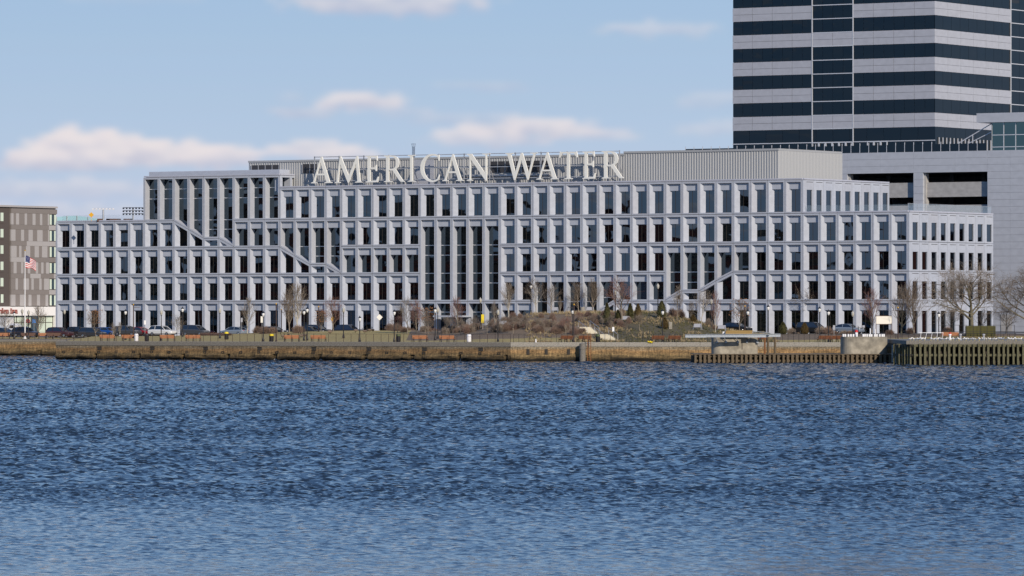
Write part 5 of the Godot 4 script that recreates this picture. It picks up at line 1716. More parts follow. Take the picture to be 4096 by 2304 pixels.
func planting() -> void:
	# x, row of the foot, row of the top, kind, variant, bark, twig, what sets it apart, width
	var g1 := "bare trees on the garden mound"
	var g2 := "bare street trees along the long facade"
	for q in [
		[989, 1334, 1178, "upright", 0, "bark_pale", "twig_grey", "slender bare tree between silver car and bin with yellow lid", g2, 0.9],
		[1158, 1330, 1146, "upright", 1, "bark", "twig", "tall bare tree rising behind the brown shrub on the lawn edge", g2, 1.0],
		[1188, 1326, 1120, "upright", 2, "bark_pale", "twig_grey", "pale-stemmed bare tree, tallest beside the lawn shrubs", g2, 1.0],
		[1333, 1328, 1170, "spreading", 0, "bark", "twig_red", "bare tree with pinkish twigs beside the dark parked cars", g2, 0.9],
		[1630, 1335, 1176, "spreading", 1, "bark", "twig_grey", "bare tree at the foot of the mound before the tall glazed bays", g1, 0.8],
		[1664, 1335, 1188, "upright", 3, "bark", "twig_red", "reddish bare tree next to the entrance canopy", g1, 1.0],
		[1832, 1330, 1176, "upright", 0, "bark", "twig_red", "bare tree standing before the entrance canopy", g1, 0.8],
		[1980, 1318, 1196, "upright", 1, "bark_pale", "twig_grey", "pale bare tree on the left shoulder of the mound", g1, 0.9],
		[2035, 1282, 1120, "upright", 2, "bark_pale", "twig_grey", "bare tree with slim pale stem left of the mound-top lamp", g1, 0.9],
		[2145, 1250, 1092, "spreading", 2, "bark_pale", "twig", "bare tree right beside the lamp on the mound top", g1, 1.0],
		[2205, 1252, 1122, "spreading", 3, "bark", "twig", "bare tree behind the grey swing seat on the mound", g1, 1.0],
		[2240, 1250, 1180, "upright", 3, "bark_pale", "twig_grey", "short pale sapling by the swing seat on the mound", g1, 0.8],
		[2314, 1246, 1106, "spreading", 0, "bark", "twig", "many-branched bare tree beside the tan planter on the mound", g1, 1.1],
		[2370, 1246, 1098, "upright", 1, "bark", "twig", "straight bare tree behind the picnic bench on the mound", g1, 1.0],
		[2488, 1290, 1090, "spreading", 2, "bark", "twig_red", "widest bare tree with reddish crown behind the upright evergreens", g1, 1.1],
		[2709, 1276, 1132, "upright", 0, "bark", "twig_grey", "thin bare tree right of the pointed evergreen", g1, 0.7],
		[2765, 1284, 1202, "upright", 2, "bark", "twig", "small bare tree by the low brown evergreen", g1, 0.8],
		[2806, 1296, 1146, "spreading", 1, "bark_pale", "twig_grey", "bare tree with white foot above the swing seats", g1, 0.8],
		[2862, 1330, 1150, "upright", 3, "bark_pale", "twig_red", "very slim pinkish bare tree beside a lamp on the right slope", g2, 0.6],
		[2880, 1310, 1142, "upright", 1, "bark_pale", "twig_red", "bare tree behind the broad evergreen right of the mound", g2, 1.0],
		[3015, 1326, 1138, "spreading", 0, "bark", "twig_red", "bare tree behind the stacked planks", g2, 0.8],
		[3098, 1334, 1112, "spreading", 3, "bark_pale", "twig_grey", "tall leaning bare tree behind the low brown hedge", g2, 0.9],
		[3183, 1334, 1222, "upright", 2, "bark", "twig_grey", "small vase-shaped bare tree between two evergreens", g2, 1.0],
		[3265, 1334, 1110, "spreading", 1, "bark_pale", "twig", "bare tree with whitish trunk in front of the parked black van", g2, 0.95],
		[3473, 1332, 1232, "spreading", 2, "bark", "twig_red", "small brown bare tree beside the blank white board", g2, 1.0],
		[3487, 1336, 1140, "upright", 3, "bark", "twig_red", "bare tree with upswept red twigs behind the blank white board", g2, 1.1],
		[3605, 1338, 1128, "upright", 0, "bark_plane", "twig_grey", "mossy-stemmed bare tree right of the blank white board", g2, 1.1],
		[3656, 1340, 1100, "upright", 1, "bark", "twig", "bare tree at the corner of the long facade", g2, 1.0],
		[708, 1340, 1240, "spreading", 3, "bark_pale", "twig_grey", "small bare street tree behind the white parked car", g2, 1.0],
		[452, 1338, 1272, "upright", 1, "bark_pale", "twig_grey", "young bare sapling before the facade by the blue car", g2, 1.0],
		[480, 1338, 1270, "upright", 2, "bark_pale", "twig_grey", "thin bare sapling beside the tall arm pole", g2, 0.7],
		[3810, 1336, 1215, "spreading", 0, "bark", "twig", "small bare tree behind the chain-link enclosure", g2, 1.1],
		[3925, 1336, 1222, "spreading", 2, "bark", "twig", "small bare tree just right of the big plane tree", g2, 1.1],
		[4025, 1336, 1200, "spreading", 3, "bark", "twig", "small bare tree before the garage wall", g2, 1.3]]:
		var p := hit(q[0], q[1])
		var h: float = (q[1] - q[2]) * -p.z / F
		tree(p, h, q[3], q[4], q[5], q[6], q[7], q[8], q[9])
	for q in [[150, 845.0, 1212, "upright", 0], [22, 845.0, 1225, "spreading", 0], [95, 850.0, 1255, "spreading", 1]]:
		var p := on(q[0], q[1])
		tree(p, px(0, q[2], q[1]).y - p.y, q[3], q[4], "bark", "twig", "dark bare tree in front of the hotel's white ground floor", "bare trees by the hotel", 1.1)
	var big := hit(3888, 1344)
	tree(big, (1344 - 1004) * -big.z / F, "plane", 0, "bark_plane", "twig_grey", "big old plane tree with forked mottled trunk beside the dock", "", 1.12)
	var p2 := on(4112, 745.0)
	tree(p2, px(0, 1015, 745.0).y - p2.y, "plane", 1, "bark_plane", "twig", "large bare tree before the garage wall at the end of the promenade", "", 1.1)
	for q in [[382, 1232, 3.3, "small oak keeping its orange-brown dead leaves by the street"], [1284, 1238, 3.0, "small tree with tan dead leaves among the parked cars"], [2958, 1186, 4.6, "tree with brown dead leaves above the stacked planks"], [1700, 1222, 4.0, "tree with orange-brown dead leaves left of the entrance"]]:
		var d: float = 828.0 if q[0] < 500 else (805.0 if q[0] < 1500 else 775.0)
		var p := on(q[0], d)
		var h := px(0, q[1], d).y - p.y
		var t := tree(p, h, "spreading", 1, "bark", "twig", q[3], "trees keeping dead leaves", 0.9)
		leaves(t, h, q[2] * 0.5, 260, M.leaf_brown)
	# small rounded trees along the foot of the mound
	var r := RandomNumberGenerator.new()
	r.seed = 61
	for q in [[1712, 1338, 1255], [1787, 1338, 1248], [1841, 1340, 1262], [1897, 1338, 1252], [1948, 1336, 1262], [2052, 1336, 1240], [2105, 1320, 1245], [2193, 1332, 1262], [2263, 1336, 1250], [2317, 1296, 1235], [2375, 1300, 1252], [2445, 1318, 1248], [2505, 1336, 1278], [2558, 1324, 1242], [2150, 1310, 1258], [1590, 1332, 1245], [2004, 1330, 1250], [2410, 1312, 1262]]:
		var p := hit(q[0], q[1])
		tree(p, (q[1] - q[2]) * -p.z / F, "round", r.randi() % 3, "bark", ["twig", "twig_red", "twig_grey"][r.randi() % 3], "small round-crowned ornamental tree on the mound's lower slope", "ornamental trees on the mound slope", 1.0)
	# shrubs
	var gs := "brown twiggy shrubs of the garden mound"
	for i in 66:
		var x := r.randf_range(1560, 2330)
		var v := r.randf_range(1304, 1336)
		if x > 2150: v = r.randf_range(1312, 1338)
		var p := hit(x, v)
		shrub(p, r.randf_range(1.2, 2.1), r.randf_range(0.9, 1.5), ["shrub", "shrub", "shrub_red", "shrub_grey"][r.randi() % 4], "brown leafless clipped shrub on the left slope of the garden mound", gs)
	for i in 40:
		var x := r.randf_range(1960, 2520)
		var v := r.randf_range(1258, 1312)
		shrub(hit(x, v), r.randf_range(0.8, 1.5), r.randf_range(0.7, 1.3), ["shrub", "shrub_red", "shrub_grey"][r.randi() % 3], "loose brown shrub near the top of the garden mound", "loose shrubs on the mound top")
	for q in [[1030, 1332, 1.9, 1.3], [1060, 1334, 2.4, 1.4], [1090, 1333, 1.8, 1.2], [1190, 1332, 2.0, 1.5], [1205, 1330, 1.6, 1.2]]:
		shrub(hit(q[0], q[1]), q[2], q[3], "shrub", "brown leafless shrub on the lawn's street edge", "shrubs on the lawn edge")
	for i in 9: shrub(hit(810 + 13 * i, 1342), 1.3, 0.55, "shrub_red", "low dark red shrub behind the railing and orange bench", "low red shrubs on the lawn")
	for q in [[3030, 1334, 1.3, 1.2], [3045, 1334, 1.3, 1.2], [3060, 1334, 1.3, 1.25], [3075, 1334, 1.3, 1.2], [3090, 1334, 1.3, 1.2]]:
		shrub(hit(q[0], q[1]), q[2], q[3], "shrub_red", "clipped reddish-brown hedge shrub behind the stacked planks", "hedge shrubs behind the planks")
	for q in [[3110, 1333, 1.4, 1.5], [3165, 1335, 1.7, 1.1], [3195, 1335, 1.3, 1.2], [3285, 1336, 2.2, 1.35], [3312, 1336, 1.9, 1.3], [3338, 1338, 1.4, 0.7], [3375, 1338, 1.8, 0.75], [3400, 1338, 1.4, 0.7], [2720, 1270, 1.9, 1.5], [2745, 1272, 1.5, 1.5], [2690, 1268, 1.8, 1.6], [2835, 1305, 1.7, 1.4], [2990, 1330, 1.3, 1.0], [2860, 1318, 1.2, 0.8], [2920, 1322, 1.3, 0.8], [3640, 1336, 1.5, 1.2], [3790, 1338, 1.8, 1.4], [3560, 1338, 1.6, 0.9]]:
		shrub(hit(q[0], q[1]), q[2], q[3], "shrub_grey" if int(q[0]) % 2 else "shrub", "grey-brown twiggy shrub on the ground right of the mound", "shrubs right of the mound")
	# evergreens: x, foot, top, width in pixels
	for q in [[2428, 1301, 1213, 30, "yew", "tallest slim dark evergreen left of the mound path", 0.5], [2521, 1274, 1214, 23, "yew", "slim dark evergreen behind the mound path", 0.4], [2552, 1290, 1215, 31, "yew_brown", "full dark evergreen by the path edge", 0.3], [2647, 1274, 1204, 38, "yew", "pointed egg-shaped evergreen beside the mound lamp", 0.2], [2659, 1316, 1271, 26, "yew_brown", "squat evergreen behind the two grey cabinets", 0.2], [2472, 1288, 1240, 20, "yew", "small evergreen beside the mid-slope lamp", 0.4], [2773, 1291, 1260, 26, "yew_brown", "low brown-green evergreen on the right slope", 0.8], [2903, 1318, 1260, 40, "yew_brown", "broad brownish evergreen above the steel beams", 0.6], [3132, 1338, 1289, 34, "yew", "bright green egg-shaped evergreen behind the black railing", 0.2], [3218, 1337, 1291, 32, "yew_brown", "brown-green pointed evergreen left of the white-trunked tree", 0.6], [3358, 1322, 1297, 27, "yew_brown", "low dome evergreen beside the silver parked car", 0.1]]:
		var p := hit(q[0], q[1])
		conifer(p, q[3] * -p.z / F, (q[1] - q[2]) * -p.z / F, q[4], q[5], q[6])
	# ground cover of the slope
	for s in [["tuft_straw", 2000, "straw-coloured grass tufts over the mound slope", 0.34], ["tuft_green", 3000, "dark green ground cover over the mound slope", 0.24]]:
		var mb := MB.new()
		for i in 7:
			var az := TAU * i / 7.0 + 0.3
			var o := Vector3(cos(az), 0, sin(az))
			mb.tri(o.cross(Vector3.UP) * 0.1, -o.cross(Vector3.UP) * 0.1, o * 0.55 + Vector3(0, 0.75 + 0.25 * (i % 3), 0))
		var mm := MultiMesh.new()
		mm.transform_format = MultiMesh.TRANSFORM_3D
		mm.mesh = mb.mesh()
		var fn := FastNoiseLite.new()
		fn.frequency = 0.12
		fn.seed = s[1]
		var xs := []
		while xs.size() < s[1]:
			var X := r.randf_range(2.0 if s[0] == "tuft_straw" else 12.0, 38.0)
			var d := r.randf_range(733.0, 785.0)
			if fn.get_noise_2d(X, d) < (0.08 if s[0] == "tuft_straw" else -0.25): continue
			if d > front_depth(X) - 6.0: continue
			var k: float = s[3] * r.randf_range(0.6, 1.4)
			xs.append(Transform3D(Basis(Vector3.UP, r.randf() * TAU) * Basis.from_scale(Vector3(k * 1.3, k, k * 1.3)), Vector3(X, ground(X, d) - 0.02, -d)))
		mm.instance_count = xs.size()
		for i in xs.size(): mm.set_instance_transform(i, xs[i])
		var mi := MultiMeshInstance3D.new()
		mi.name = numbered("ground_cover" if s[0] == "tuft_green" else "grass_tufts")
		mi.multimesh = mm
		mi.material_override = M[s[0]]
		add_child(mi)
		mi.set_meta("kind", "stuff")
		tag(mi, s[2], "ground cover")

# ---------------------------------------------------------------- street furniture and cars
func loft(mb: MB, rings: Array) -> void:
	for i in rings.size() - 1:
		var a: Array = rings[i]; var b: Array = rings[i + 1]
		for k in a.size():
			var j := (k + 1) % a.size()
			mb.quad(a[k], a[j], b[j], b[k])
	for e in [0, rings.size() - 1]:
		var c: Array = rings[e]
		for k in range(1, c.size() - 1):
			if e == 0: mb.tri(c[0], c[k + 1], c[k])
			else: mb.tri(c[0], c[k], c[k + 1])

func car_meshes(kind: String) -> Dictionary:
	var key := "car_" + kind
	if cache.has(key): return cache[key]
	var tall := kind != "sedan"
	var L := 4.75
	var hw := 0.93
	var S: Array
	var C: Array
	if kind == "sedan":
		S = [[-0.5, 0.38, 0.80, 0.86], [-0.475, 0.24, 0.97, 0.93], [-0.36, 0.2, 1.0, 1.0], [-0.1, 0.18, 0.97, 1.0], [0.15, 0.18, 0.95, 1.0], [0.24, 0.2, 0.93, 1.0], [0.40, 0.2, 0.82, 0.97], [0.48, 0.24, 0.70, 0.9], [0.5, 0.32, 0.58, 0.82]]
		C = [[-0.43, 0.99, 1.0], [-0.29, 0.97, 1.36], [-0.12, 0.95, 1.45], [0.02, 0.95, 1.44], [0.10, 0.94, 1.36], [0.245, 0.92, 0.94]]
	elif kind == "van":
		S = [[-0.5, 0.4, 1.02, 0.93], [-0.48, 0.26, 1.1, 0.97], [-0.2, 0.2, 1.1, 1.0], [0.15, 0.2, 1.06, 1.0], [0.28, 0.2, 1.02, 1.0], [0.42, 0.22, 0.9, 0.95], [0.49, 0.26, 0.74, 0.88], [0.5, 0.34, 0.62, 0.82]]
		C = [[-0.495, 1.06, 1.1], [-0.46, 1.07, 1.68], [-0.2, 1.08, 1.77], [0.06, 1.04, 1.73], [0.14, 1.03, 1.62], [0.31, 1.0, 1.02]]
	else:
		S = [[-0.5, 0.42, 1.0, 0.9], [-0.475, 0.3, 1.08, 0.96], [-0.2, 0.25, 1.08, 1.0], [0.12, 0.25, 1.06, 1.0], [0.24, 0.25, 1.05, 1.0], [0.40, 0.27, 0.97, 0.97], [0.48, 0.3, 0.82, 0.9], [0.5, 0.38, 0.68, 0.84]]
		C = [[-0.48, 1.05, 1.1], [-0.40, 1.06, 1.62], [-0.2, 1.05, 1.70], [0.0, 1.04, 1.68], [0.08, 1.03, 1.58], [0.22, 1.0, 1.05]]
	var body := MB.new()
	var R := []
	for s in S:
		var w: float = hw * s[3]
		var x: float = s[0] * L
		R.append([Vector3(x, s[1], w * 0.9), Vector3(x, s[1] + 0.14, w), Vector3(x, s[2] - 0.14, w), Vector3(x, s[2], w * 0.9), Vector3(x, s[2], -w * 0.9), Vector3(x, s[2] - 0.14, -w), Vector3(x, s[1] + 0.14, -w), Vector3(x, s[1], -w * 0.9)])
	loft(body, R)
	var cab := MB.new()
	R = []
	for s in C:
		var x: float = s[0] * L
		var t: float = clampf((s[2] - s[1]) / 0.6, 0.0, 1.0)
		var wt := lerpf(hw * 0.9, hw * 0.70, t)
		R.append([Vector3(x, s[1] - 0.02, hw * 0.9), Vector3(x, s[2], wt), Vector3(x, s[2], -wt), Vector3(x, s[1] - 0.02, -hw * 0.9)])
	loft(cab, R)
	var roof := MB.new()
	R = []
	for i in range(1, C.size() - 1):
		var s: Array = C[i]
		var x: float = s[0] * L
		R.append([Vector3(x, s[2] - 0.03, hw * 0.735), Vector3(x, s[2] + 0.035, hw * 0.66), Vector3(x, s[2] + 0.035, -hw * 0.66), Vector3(x, s[2] - 0.03, -hw * 0.735)])
	loft(roof, R)
	for z in [-1.0, 1.0]:
		for i in C.size() - 1:
			var a: Array = C[i]; var b: Array = C[i + 1]
			if i == 0 or i == C.size() - 2 or i == 2:
				var p0 := Vector3(a[0] * L, a[2], z * (hw * (0.9 if i == 0 else 0.72) + 0.01)); var p1 := Vector3(b[0] * L, b[2], z * (hw * (0.72 if i != C.size() - 2 else 0.9) + 0.01))
				if i == 2: roof.bar(Vector3(p0.x, C[2][1], z * (hw * 0.9)), Vector3(p0.x, C[2][2], z * hw * 0.72), 0.09, 0.05)
				else: roof.bar(p0, p1, 0.08, 0.09)
	var wheel := MB.new()
	wheel.lathe([Vector2(0.0, -0.11), Vector2(0.30, -0.11), Vector2(0.33, -0.07), Vector2(0.33, 0.07), Vector2(0.30, 0.11), Vector2(0.0, 0.11)], 16)
	var rim := MB.new()
	rim.lathe([Vector2(0.0, 0.10), Vector2(0.21, 0.115), Vector2(0.2, 0.125), Vector2(0.0, 0.13)], 12)
	var lamp := MB.new(); lamp.box(Vector3.ZERO, Vector3(0.1, 0.14, 0.34))
	cache[key] = {"body": body.mesh(), "cab": cab.mesh(), "roof": roof.mesh(), "wheel": wheel.mesh(), "rim": rim.mesh(), "lamp": lamp.mesh(), "front": S[S.size() - 3], "rear": S[1], "L": L}
	return cache[key]

func car(at: Vector3, turn: float, kind: String, paint: String, label: String) -> void:
	var m := car_meshes(kind)
	var o := thing("parked_car" if kind != "van" else "parked_van", label, "car", at, turn, "cars parked along the street")
	part("body", m.body, M[paint], o)
	part("windows", m.cab, M.car_glass, o)
	part("roof", m.roof, M[paint], o)
	for x in [-0.3, 0.305]:
		for z in [-1.0, 1.0]:
			var w := part("wheel", m.wheel, M.tyre, o, Transform3D(Basis(Vector3.RIGHT, PI / 2 * z), Vector3(x * m.L, 0.33, 0.83 * z)))
			part("rim", m.rim, M.chrome, w)
	for z in [-0.6, 0.6]:
		part("headlight", m.lamp, M.head_lamp, o, Transform3D(Basis(Vector3.BACK, 0.35), Vector3(m.L * 0.468, 0.70, z)))
		part("tail_light", m.lamp, M.tail_lamp, o, Transform3D(Basis(), Vector3(-m.L * 0.482, 0.86, z)))

func road_at(x: float, gap: float) -> Vector3:
	var d := 740.0
	while d < 900.0:
		var X := (x - 2048.0) / F * d
		if (front_depth(X) - d) * 0.843 <= gap: break
		d += 0.2
	return on(x, d)

func lamp_post(at: Vector3, h: float, clear: bool, label: String) -> void:
	var o := thing("lamp_post", label, "lamp post", at, 0.0, "lamp posts of the waterfront park")
	var key := "lamp_%.1f" % h
	if not cache.has(key):
		var p := MB.new()
		p.lathe([Vector2(0.17, -0.05), Vector2(0.17, 0.25), Vector2(0.10, 0.55), Vector2(0.075, 0.7), Vector2(0.06, h - 1.0), Vector2(0.09, h - 0.95), Vector2(0.12, h - 0.86), Vector2(0.0, h - 0.84)], 10)
		var g := MB.new()
		g.lathe([Vector2(0.10, h - 0.84), Vector2(0.2, h - 0.62), Vector2(0.215, h - 0.45), Vector2(0.17, h - 0.3), Vector2(0.0, h - 0.28)], 12)
		var c := MB.new()
		c.lathe([Vector2(0.24, h - 0.36), Vector2(0.22, h - 0.30), Vector2(0.11, h - 0.16), Vector2(0.04, h - 0.1), Vector2(0.035, h), Vector2(0, h + 0.02)], 12)
		cache[key] = [p.mesh(), g.mesh(), c.mesh()]
	part("pole", cache[key][0], M.black_metal, o)
	part("lantern", cache[key][1], M.lantern_clear if clear else M.lantern_glass, o)
	part("cap", cache[key][2], M.black_metal if not clear else M.lantern_clear, o)

func tall_pole(at: Vector3, h: float, arm: float, label: String) -> void:
	var o := thing("arm_pole", label, "pole", at, 0.0, "tall dark poles with one arm")
	var p := MB.new()
	p.lathe([Vector2(0.14, -0.05), Vector2(0.14, 0.2), Vector2(0.085, 0.3), Vector2(0.075, h), Vector2(0.0, h + 0.01)], 10)
	part("pole", p.mesh(), M.brown_rail, o)
	p = MB.new()
	p.bar(Vector3(0, h - 0.35, 0), Vector3(arm, h - 0.33, 0), 0.05, 0.06)
	part("arm", p.mesh(), M.brown_rail, o)
	p = MB.new()
	p.lathe([Vector2(0.0, h), Vector2(0.09, h + 0.02), Vector2(0.1, h + 0.12), Vector2(0.05, h + 0.2), Vector2(0, h + 0.22)], 10)
	part("finial", p.mesh(), M.sign_amber, o)

func bench(at: Vector3, turn: float, wood: String, label: String, group: String) -> void:
	var o := thing("bench", label, "bench", at, turn, group)
	var L := 2.35
	if not cache.has("bench_slat"):
		var s := MB.new(); s.cham(-L / 2, -0.018, -0.045, L / 2, 0.018, 0.045, 0.008)
		cache["bench_slat"] = s.mesh()
		var e := MB.new()
		e.bar(Vector3(0, 0, 0.42), Vector3(0, 0.43, 0.36), 0.07, 0.07); e.bar(Vector3(0, 0, -0.05), Vector3(0, 0.45, 0.0), 0.07, 0.07)
		e.bar(Vector3(0, 0.42, 0.45), Vector3(0, 0.42, -0.03), 0.06, 0.06); e.bar(Vector3(0, 0.42, -0.02), Vector3(0, 0.92, -0.16), 0.06, 0.06)
		var ring := []
		var rad := []
		for k in 13:
			var a := TAU * k / 12.0
			ring.append(Vector3(0, 0.56 + 0.14 * sin(a), 0.24 + 0.2 * cos(a))); rad.append(0.022)
		e.tube(ring, rad, 5)
		cache["bench_end"] = e.mesh()
	for k in 5: part("seat_slat", cache.bench_slat, M[wood], o, Transform3D(Basis(), Vector3(0, 0.46, 0.03 + 0.1 * k)))
	for k in 5: part("back_slat", cache.bench_slat, M[wood], o, Transform3D(Basis(Vector3.RIGHT, PI / 2 - 0.27), Vector3(0, 0.54 + 0.092 * k, -0.03 - 0.025 * k)))
	for x in [-1.08, 0.0, 1.08]: part("iron_end", cache.bench_end, M.black_metal, o, Transform3D(Basis(), Vector3(x, 0, 0)))

func bin(at: Vector3, lid: String, body: String, label: String) -> void:
	var o := thing("litter_bin", label, "bin", at, 0.0, "litter bins on the promenade")
	var b := MB.new()
	b.lathe([Vector2(0.24, 0), Vector2(0.29, 0.08), Vector2(0.30, 0.78), Vector2(0.27, 0.84)], 14)
	part("body", b.mesh(), M[body], o)
	for k in 14:
		var s := MB.new()
		s.bx(-0.025, 0.08, 0.295, 0.025, 0.8, 0.315)
		part("slat", s.mesh(), M[body], o, Transform3D(Basis(Vector3.UP, TAU * k / 14.0), Vector3.ZERO))
	b = MB.new()
	b.lathe([Vector2(0.32, 0.84), Vector2(0.33, 0.9), Vector2(0.30, 1.06), Vector2(0.22, 1.14), Vector2(0.0, 1.15)], 14)
	part("lid", b.mesh(), M[lid], o)

func street() -> void:
	var a := -TH
	var g := 9.5
	for q in [[12, "sedan", "car_slate", 9.0, 0, "dark sedan with lit rear at the hotel corner"], [103, "suv", "car_navy", 13.0, 0, "large navy SUV parked below the flagpole"], [240, "suv", "car_maroon", 12.0, 0, "dark maroon SUV parked at the facade's far corner"], [290, "suv", "car_black", 7.5, PI, "black SUV just beyond the maroon one"], [371, "suv", "car_slate", 12.0, 0, "slate hatchback before the third facade bay"], [425, "sedan", "car_blue", 8.0, 0, "bright blue sedan partly hidden by the slate hatchback"], [510, "suv", "car_grey", 12.0, 0, "dark grey SUV beside the tall arm pole"], [560, "sedan", "car_red", 8.0, 0, "red sedan behind the dark grey SUV"], [650, "suv", "car_white", 11.0, 0, "white SUV, the only white car on the street"], [782, "van", "car_grey", 11.0, 0, "dark grey minivan by the two lamp posts"], [936, "sedan", "car_silver", 11.0, PI, "silver-blue sedan beside the slender bare tree"], [1095, "sedan", "car_black", 10.5, 0, "black sedan half hidden by lawn shrubs"], [1238, "sedan", "car_black", 11.5, 0, "black sedan nose to tail with the black SUV"], [1272, "suv", "car_black", 8.0, 0, "black SUV with red tail lights behind the black sedan"], [1397, "suv", "car_navy", 10.0, 0, "navy SUV at the near end of the parked row"]]:
		car(road_at(q[0], q[3]), a + q[4], q[1], q[2], q[5])
	car(road_at(2946, 8.0), a, "sedan", "car_black", "black sedan behind the stacked planks")
	car(road_at(3250, 7.0), a, "van", "car_black", "black van behind the white-trunked tree")
	car(road_at(3393, 7.5), a, "sedan", "car_silver", "silver sedan right of the low dome evergreen")
	# delivery van by the hotel
	var vp := on(18, 866.0)
	var v := thing("delivery_van", "white box delivery van with small red and blue marks by the hotel", "van", vp, a)
	var m := MB.new(); m.cham(-3.4, 0.55, -1.1, 1.2, 3.1, 1.1, 0.12)
	part("box_body", m.mesh(), M.car_white, v)
	m = MB.new(); m.cham(1.22, 0.5, -1.0, 2.9, 2.1, 1.0, 0.35)
	part("cab", m.mesh(), M.car_white, v)
	m = MB.new(); m.bx(1.9, 1.3, -1.01, 2.7, 1.8, 1.01)
	part("cab_window", m.mesh(), M.car_glass, v)
	m = MB.new(); m.bx(-1.9, 1.7, 1.101, -0.4, 2.1, 1.106); part("red_mark", m.mesh(), M.red_paint, v)
	m = MB.new(); m.bx(-1.9, 1.35, 1.101, -0.1, 1.62, 1.106); part("blue_mark", m.mesh(), M.blue_paint, v)
	for x in [-2.4, 2.0]:
		for z in [-0.95, 0.95]:
			var w := MB.new(); w.lathe([Vector2(0, -0.13), Vector2(0.4, -0.13), Vector2(0.4, 0.13), Vector2(0, 0.13)], 14)
			part("wheel", w.mesh(), M.tyre, v, Transform3D(Basis(Vector3.RIGHT, PI / 2), Vector3(x, 0.4, z)))
	# lamps: x, row of the top, clear lantern, what it stands by
	for q in [[57, 1244, false, "by the hotel's glass front"], [88.5, 1231, true, "left of the flagpole"], [114, 1240, true, "right of the flagpole"], [258, 1236, true, "by the maroon SUV"], [502, 1236, false, "by the dark grey SUV"], [645, 1237, true, "behind the white SUV"], [730, 1226, false, "by the dark minivan's tail"], [830, 1228, false, "by the dark minivan's nose"], [879.5, 1230, true, "between minivan and silver sedan"], [1053, 1242, false, "behind the lawn shrubs"], [1216, 1235, false, "among the lawn-edge trees"], [1353.7, 1224, false, "by the navy SUV's tail"], [1374, 1227, true, "by the navy SUV's roof"], [1439, 1261, false, "shorter one just past the navy SUV"], [1444.4, 1224, true, "past the navy SUV"], [1577, 1238, false, "at the left foot of the mound"], [1751, 1227, true, "left of the entrance canopy"], [1992, 1236, true, "behind the mound's left shrubs"], [2991, 1236, false, "behind the stacked planks"], [3072.7, 1218, false, "behind the reddish hedge"], [3278, 1225, false, "right of the white-trunked tree"], [3314, 1238, false, "by the grey-brown shrubs"], [3411, 1244, true, "by the silver car"], [3755, 1245, false, "before the end wall"]]:
		var best := 9e9
		var bd := 760.0
		var d := 734.0
		while d < 850.0:
			var X: float = (q[0] - 2048.0) / F * d
			if d > wall_depth(X) + 3.0:
				var e := absf(VH - (ground(X, d) + 4.7 - EYE) * F / d - q[1])
				if e < best: best = e; bd = d
			d += 1.0
		var h := 4.7
		var p := on(q[0], bd)
		if best > 4.0: h = clampf(px(0, q[1], bd).y - p.y, 3.4, 5.6)
		lamp_post(p, snappedf(h, 0.1), q[2], "black lamp post with %s lantern %s" % ["clear" if q[2] else "white", q[3]])
	for q in [[1228.6, 1227, 1362, false, "on the promenade between two orange benches"], [1740.7, 1227, 1362, false, "on the promenade right of an orange bench"], [1921.7, 1190, 1318, true, "beside the yellow banner"], [2124, 1126, 1250, false, "on the mound top"], [2291, 1232, 1366, false, "on the promenade beside the tall arm pole"], [2461, 1157, 1288, true, "halfway down the mound"], [2631.7, 1132, 1256, true, "on the mound beside the egg-shaped evergreen"], [2650.6, 1236, 1366, false, "on the promenade between angled benches"], [2845, 1196, 1308, true, "on the mound's right foot"]]:
		var p := hit(q[0], q[2])
		lamp_post(p, snappedf((q[2] - q[1]) * -p.z / F, 0.1), q[3], "black lamp post with %s lantern %s" % ["clear" if q[3] else "white", q[4]])
	for q in [[534, 1221, 830.0, 1.0, "behind the railing at the far end"], [1104.7, 1218, 744.0, 0.6, "beside the yellow-lidded bin"], [1125.5, 1240, 800.0, 0.6, "behind the lawn shrubs"], [1274.5, 1229, 795.0, 0.85, "among the parked cars"], [2296, 1221, 732.0, -0.95, "beside the promenade lamp and ladder"], [2979.5, 1227, 770.0, -0.95, "behind the stacked planks"], [3592, 1233, 733.0, -0.9, "at the end of the promenade"]]:
		var p := on(q[0], q[2])
		tall_pole(p, px(0, q[1], q[2]).y - p.y, q[3], "tall dark pole with one short arm " + q[4])
	# benches
	var gb := "orange slatted benches facing the river"
	for q in [[429, 0.43, "beside the black bin at the far end"], [517, 0.43, "by the white bin"], [669, 0.43, "below the white SUV"], [772, 0.43, "below the dark minivan"], [1167, 0.43, "right of the yellow-lidded bin"], [1273, 0.43, "right of the promenade lamp"], [1680, 0.43, "right of the dark green bin"], [1788, 0.43, "between promenade lamp and white bin"], [2266, 0.55, "left of the ladder's arm pole"], [2338, 0.55, "behind the orange ladder"], [2631, 0.55, "left of the yellow float"], [2697, 0.55, "right of the yellow float"], [3045, 0.55, "behind the tan pier"], [3299, 0.55, "behind the rounded pier's left side"], [3352, 0.55, "at the rounded pier's edge"]]:
		var X: float = (q[0] - 2048.0) / F * 740.0
		var d := wall_depth(X) + 4.6
		bench(on(q[0], d), q[1] if q[0] < 2000 else -0.75, "bench_wood", "orange wooden slatted bench on the promenade " + q[2], gb)
	for q in [[10, 829.0, "bench_wood", "orange bench on the set-back quay at the edge of the hotel"], [113, 828.0, "bench_brown", "dark brown bench below the flagpole"], [183, 829.0, "bench_wood", "orange bench on the set-back quay below the maroon SUV"], [214, 828.0, "bench_brown", "dark brown bench nearest the end of the sea wall"]]:
		bench(on(q[0], q[1]), 0.2, q[2], q[3], "benches on the set-back quay")
	bench(px(3801, 1300, 716.0) * Vector3(1, 0, 1) + Vector3(0, 3.22, 0), 0.0, "bench_wood", "orange bench on the dock behind the gulls", "benches on the dock")
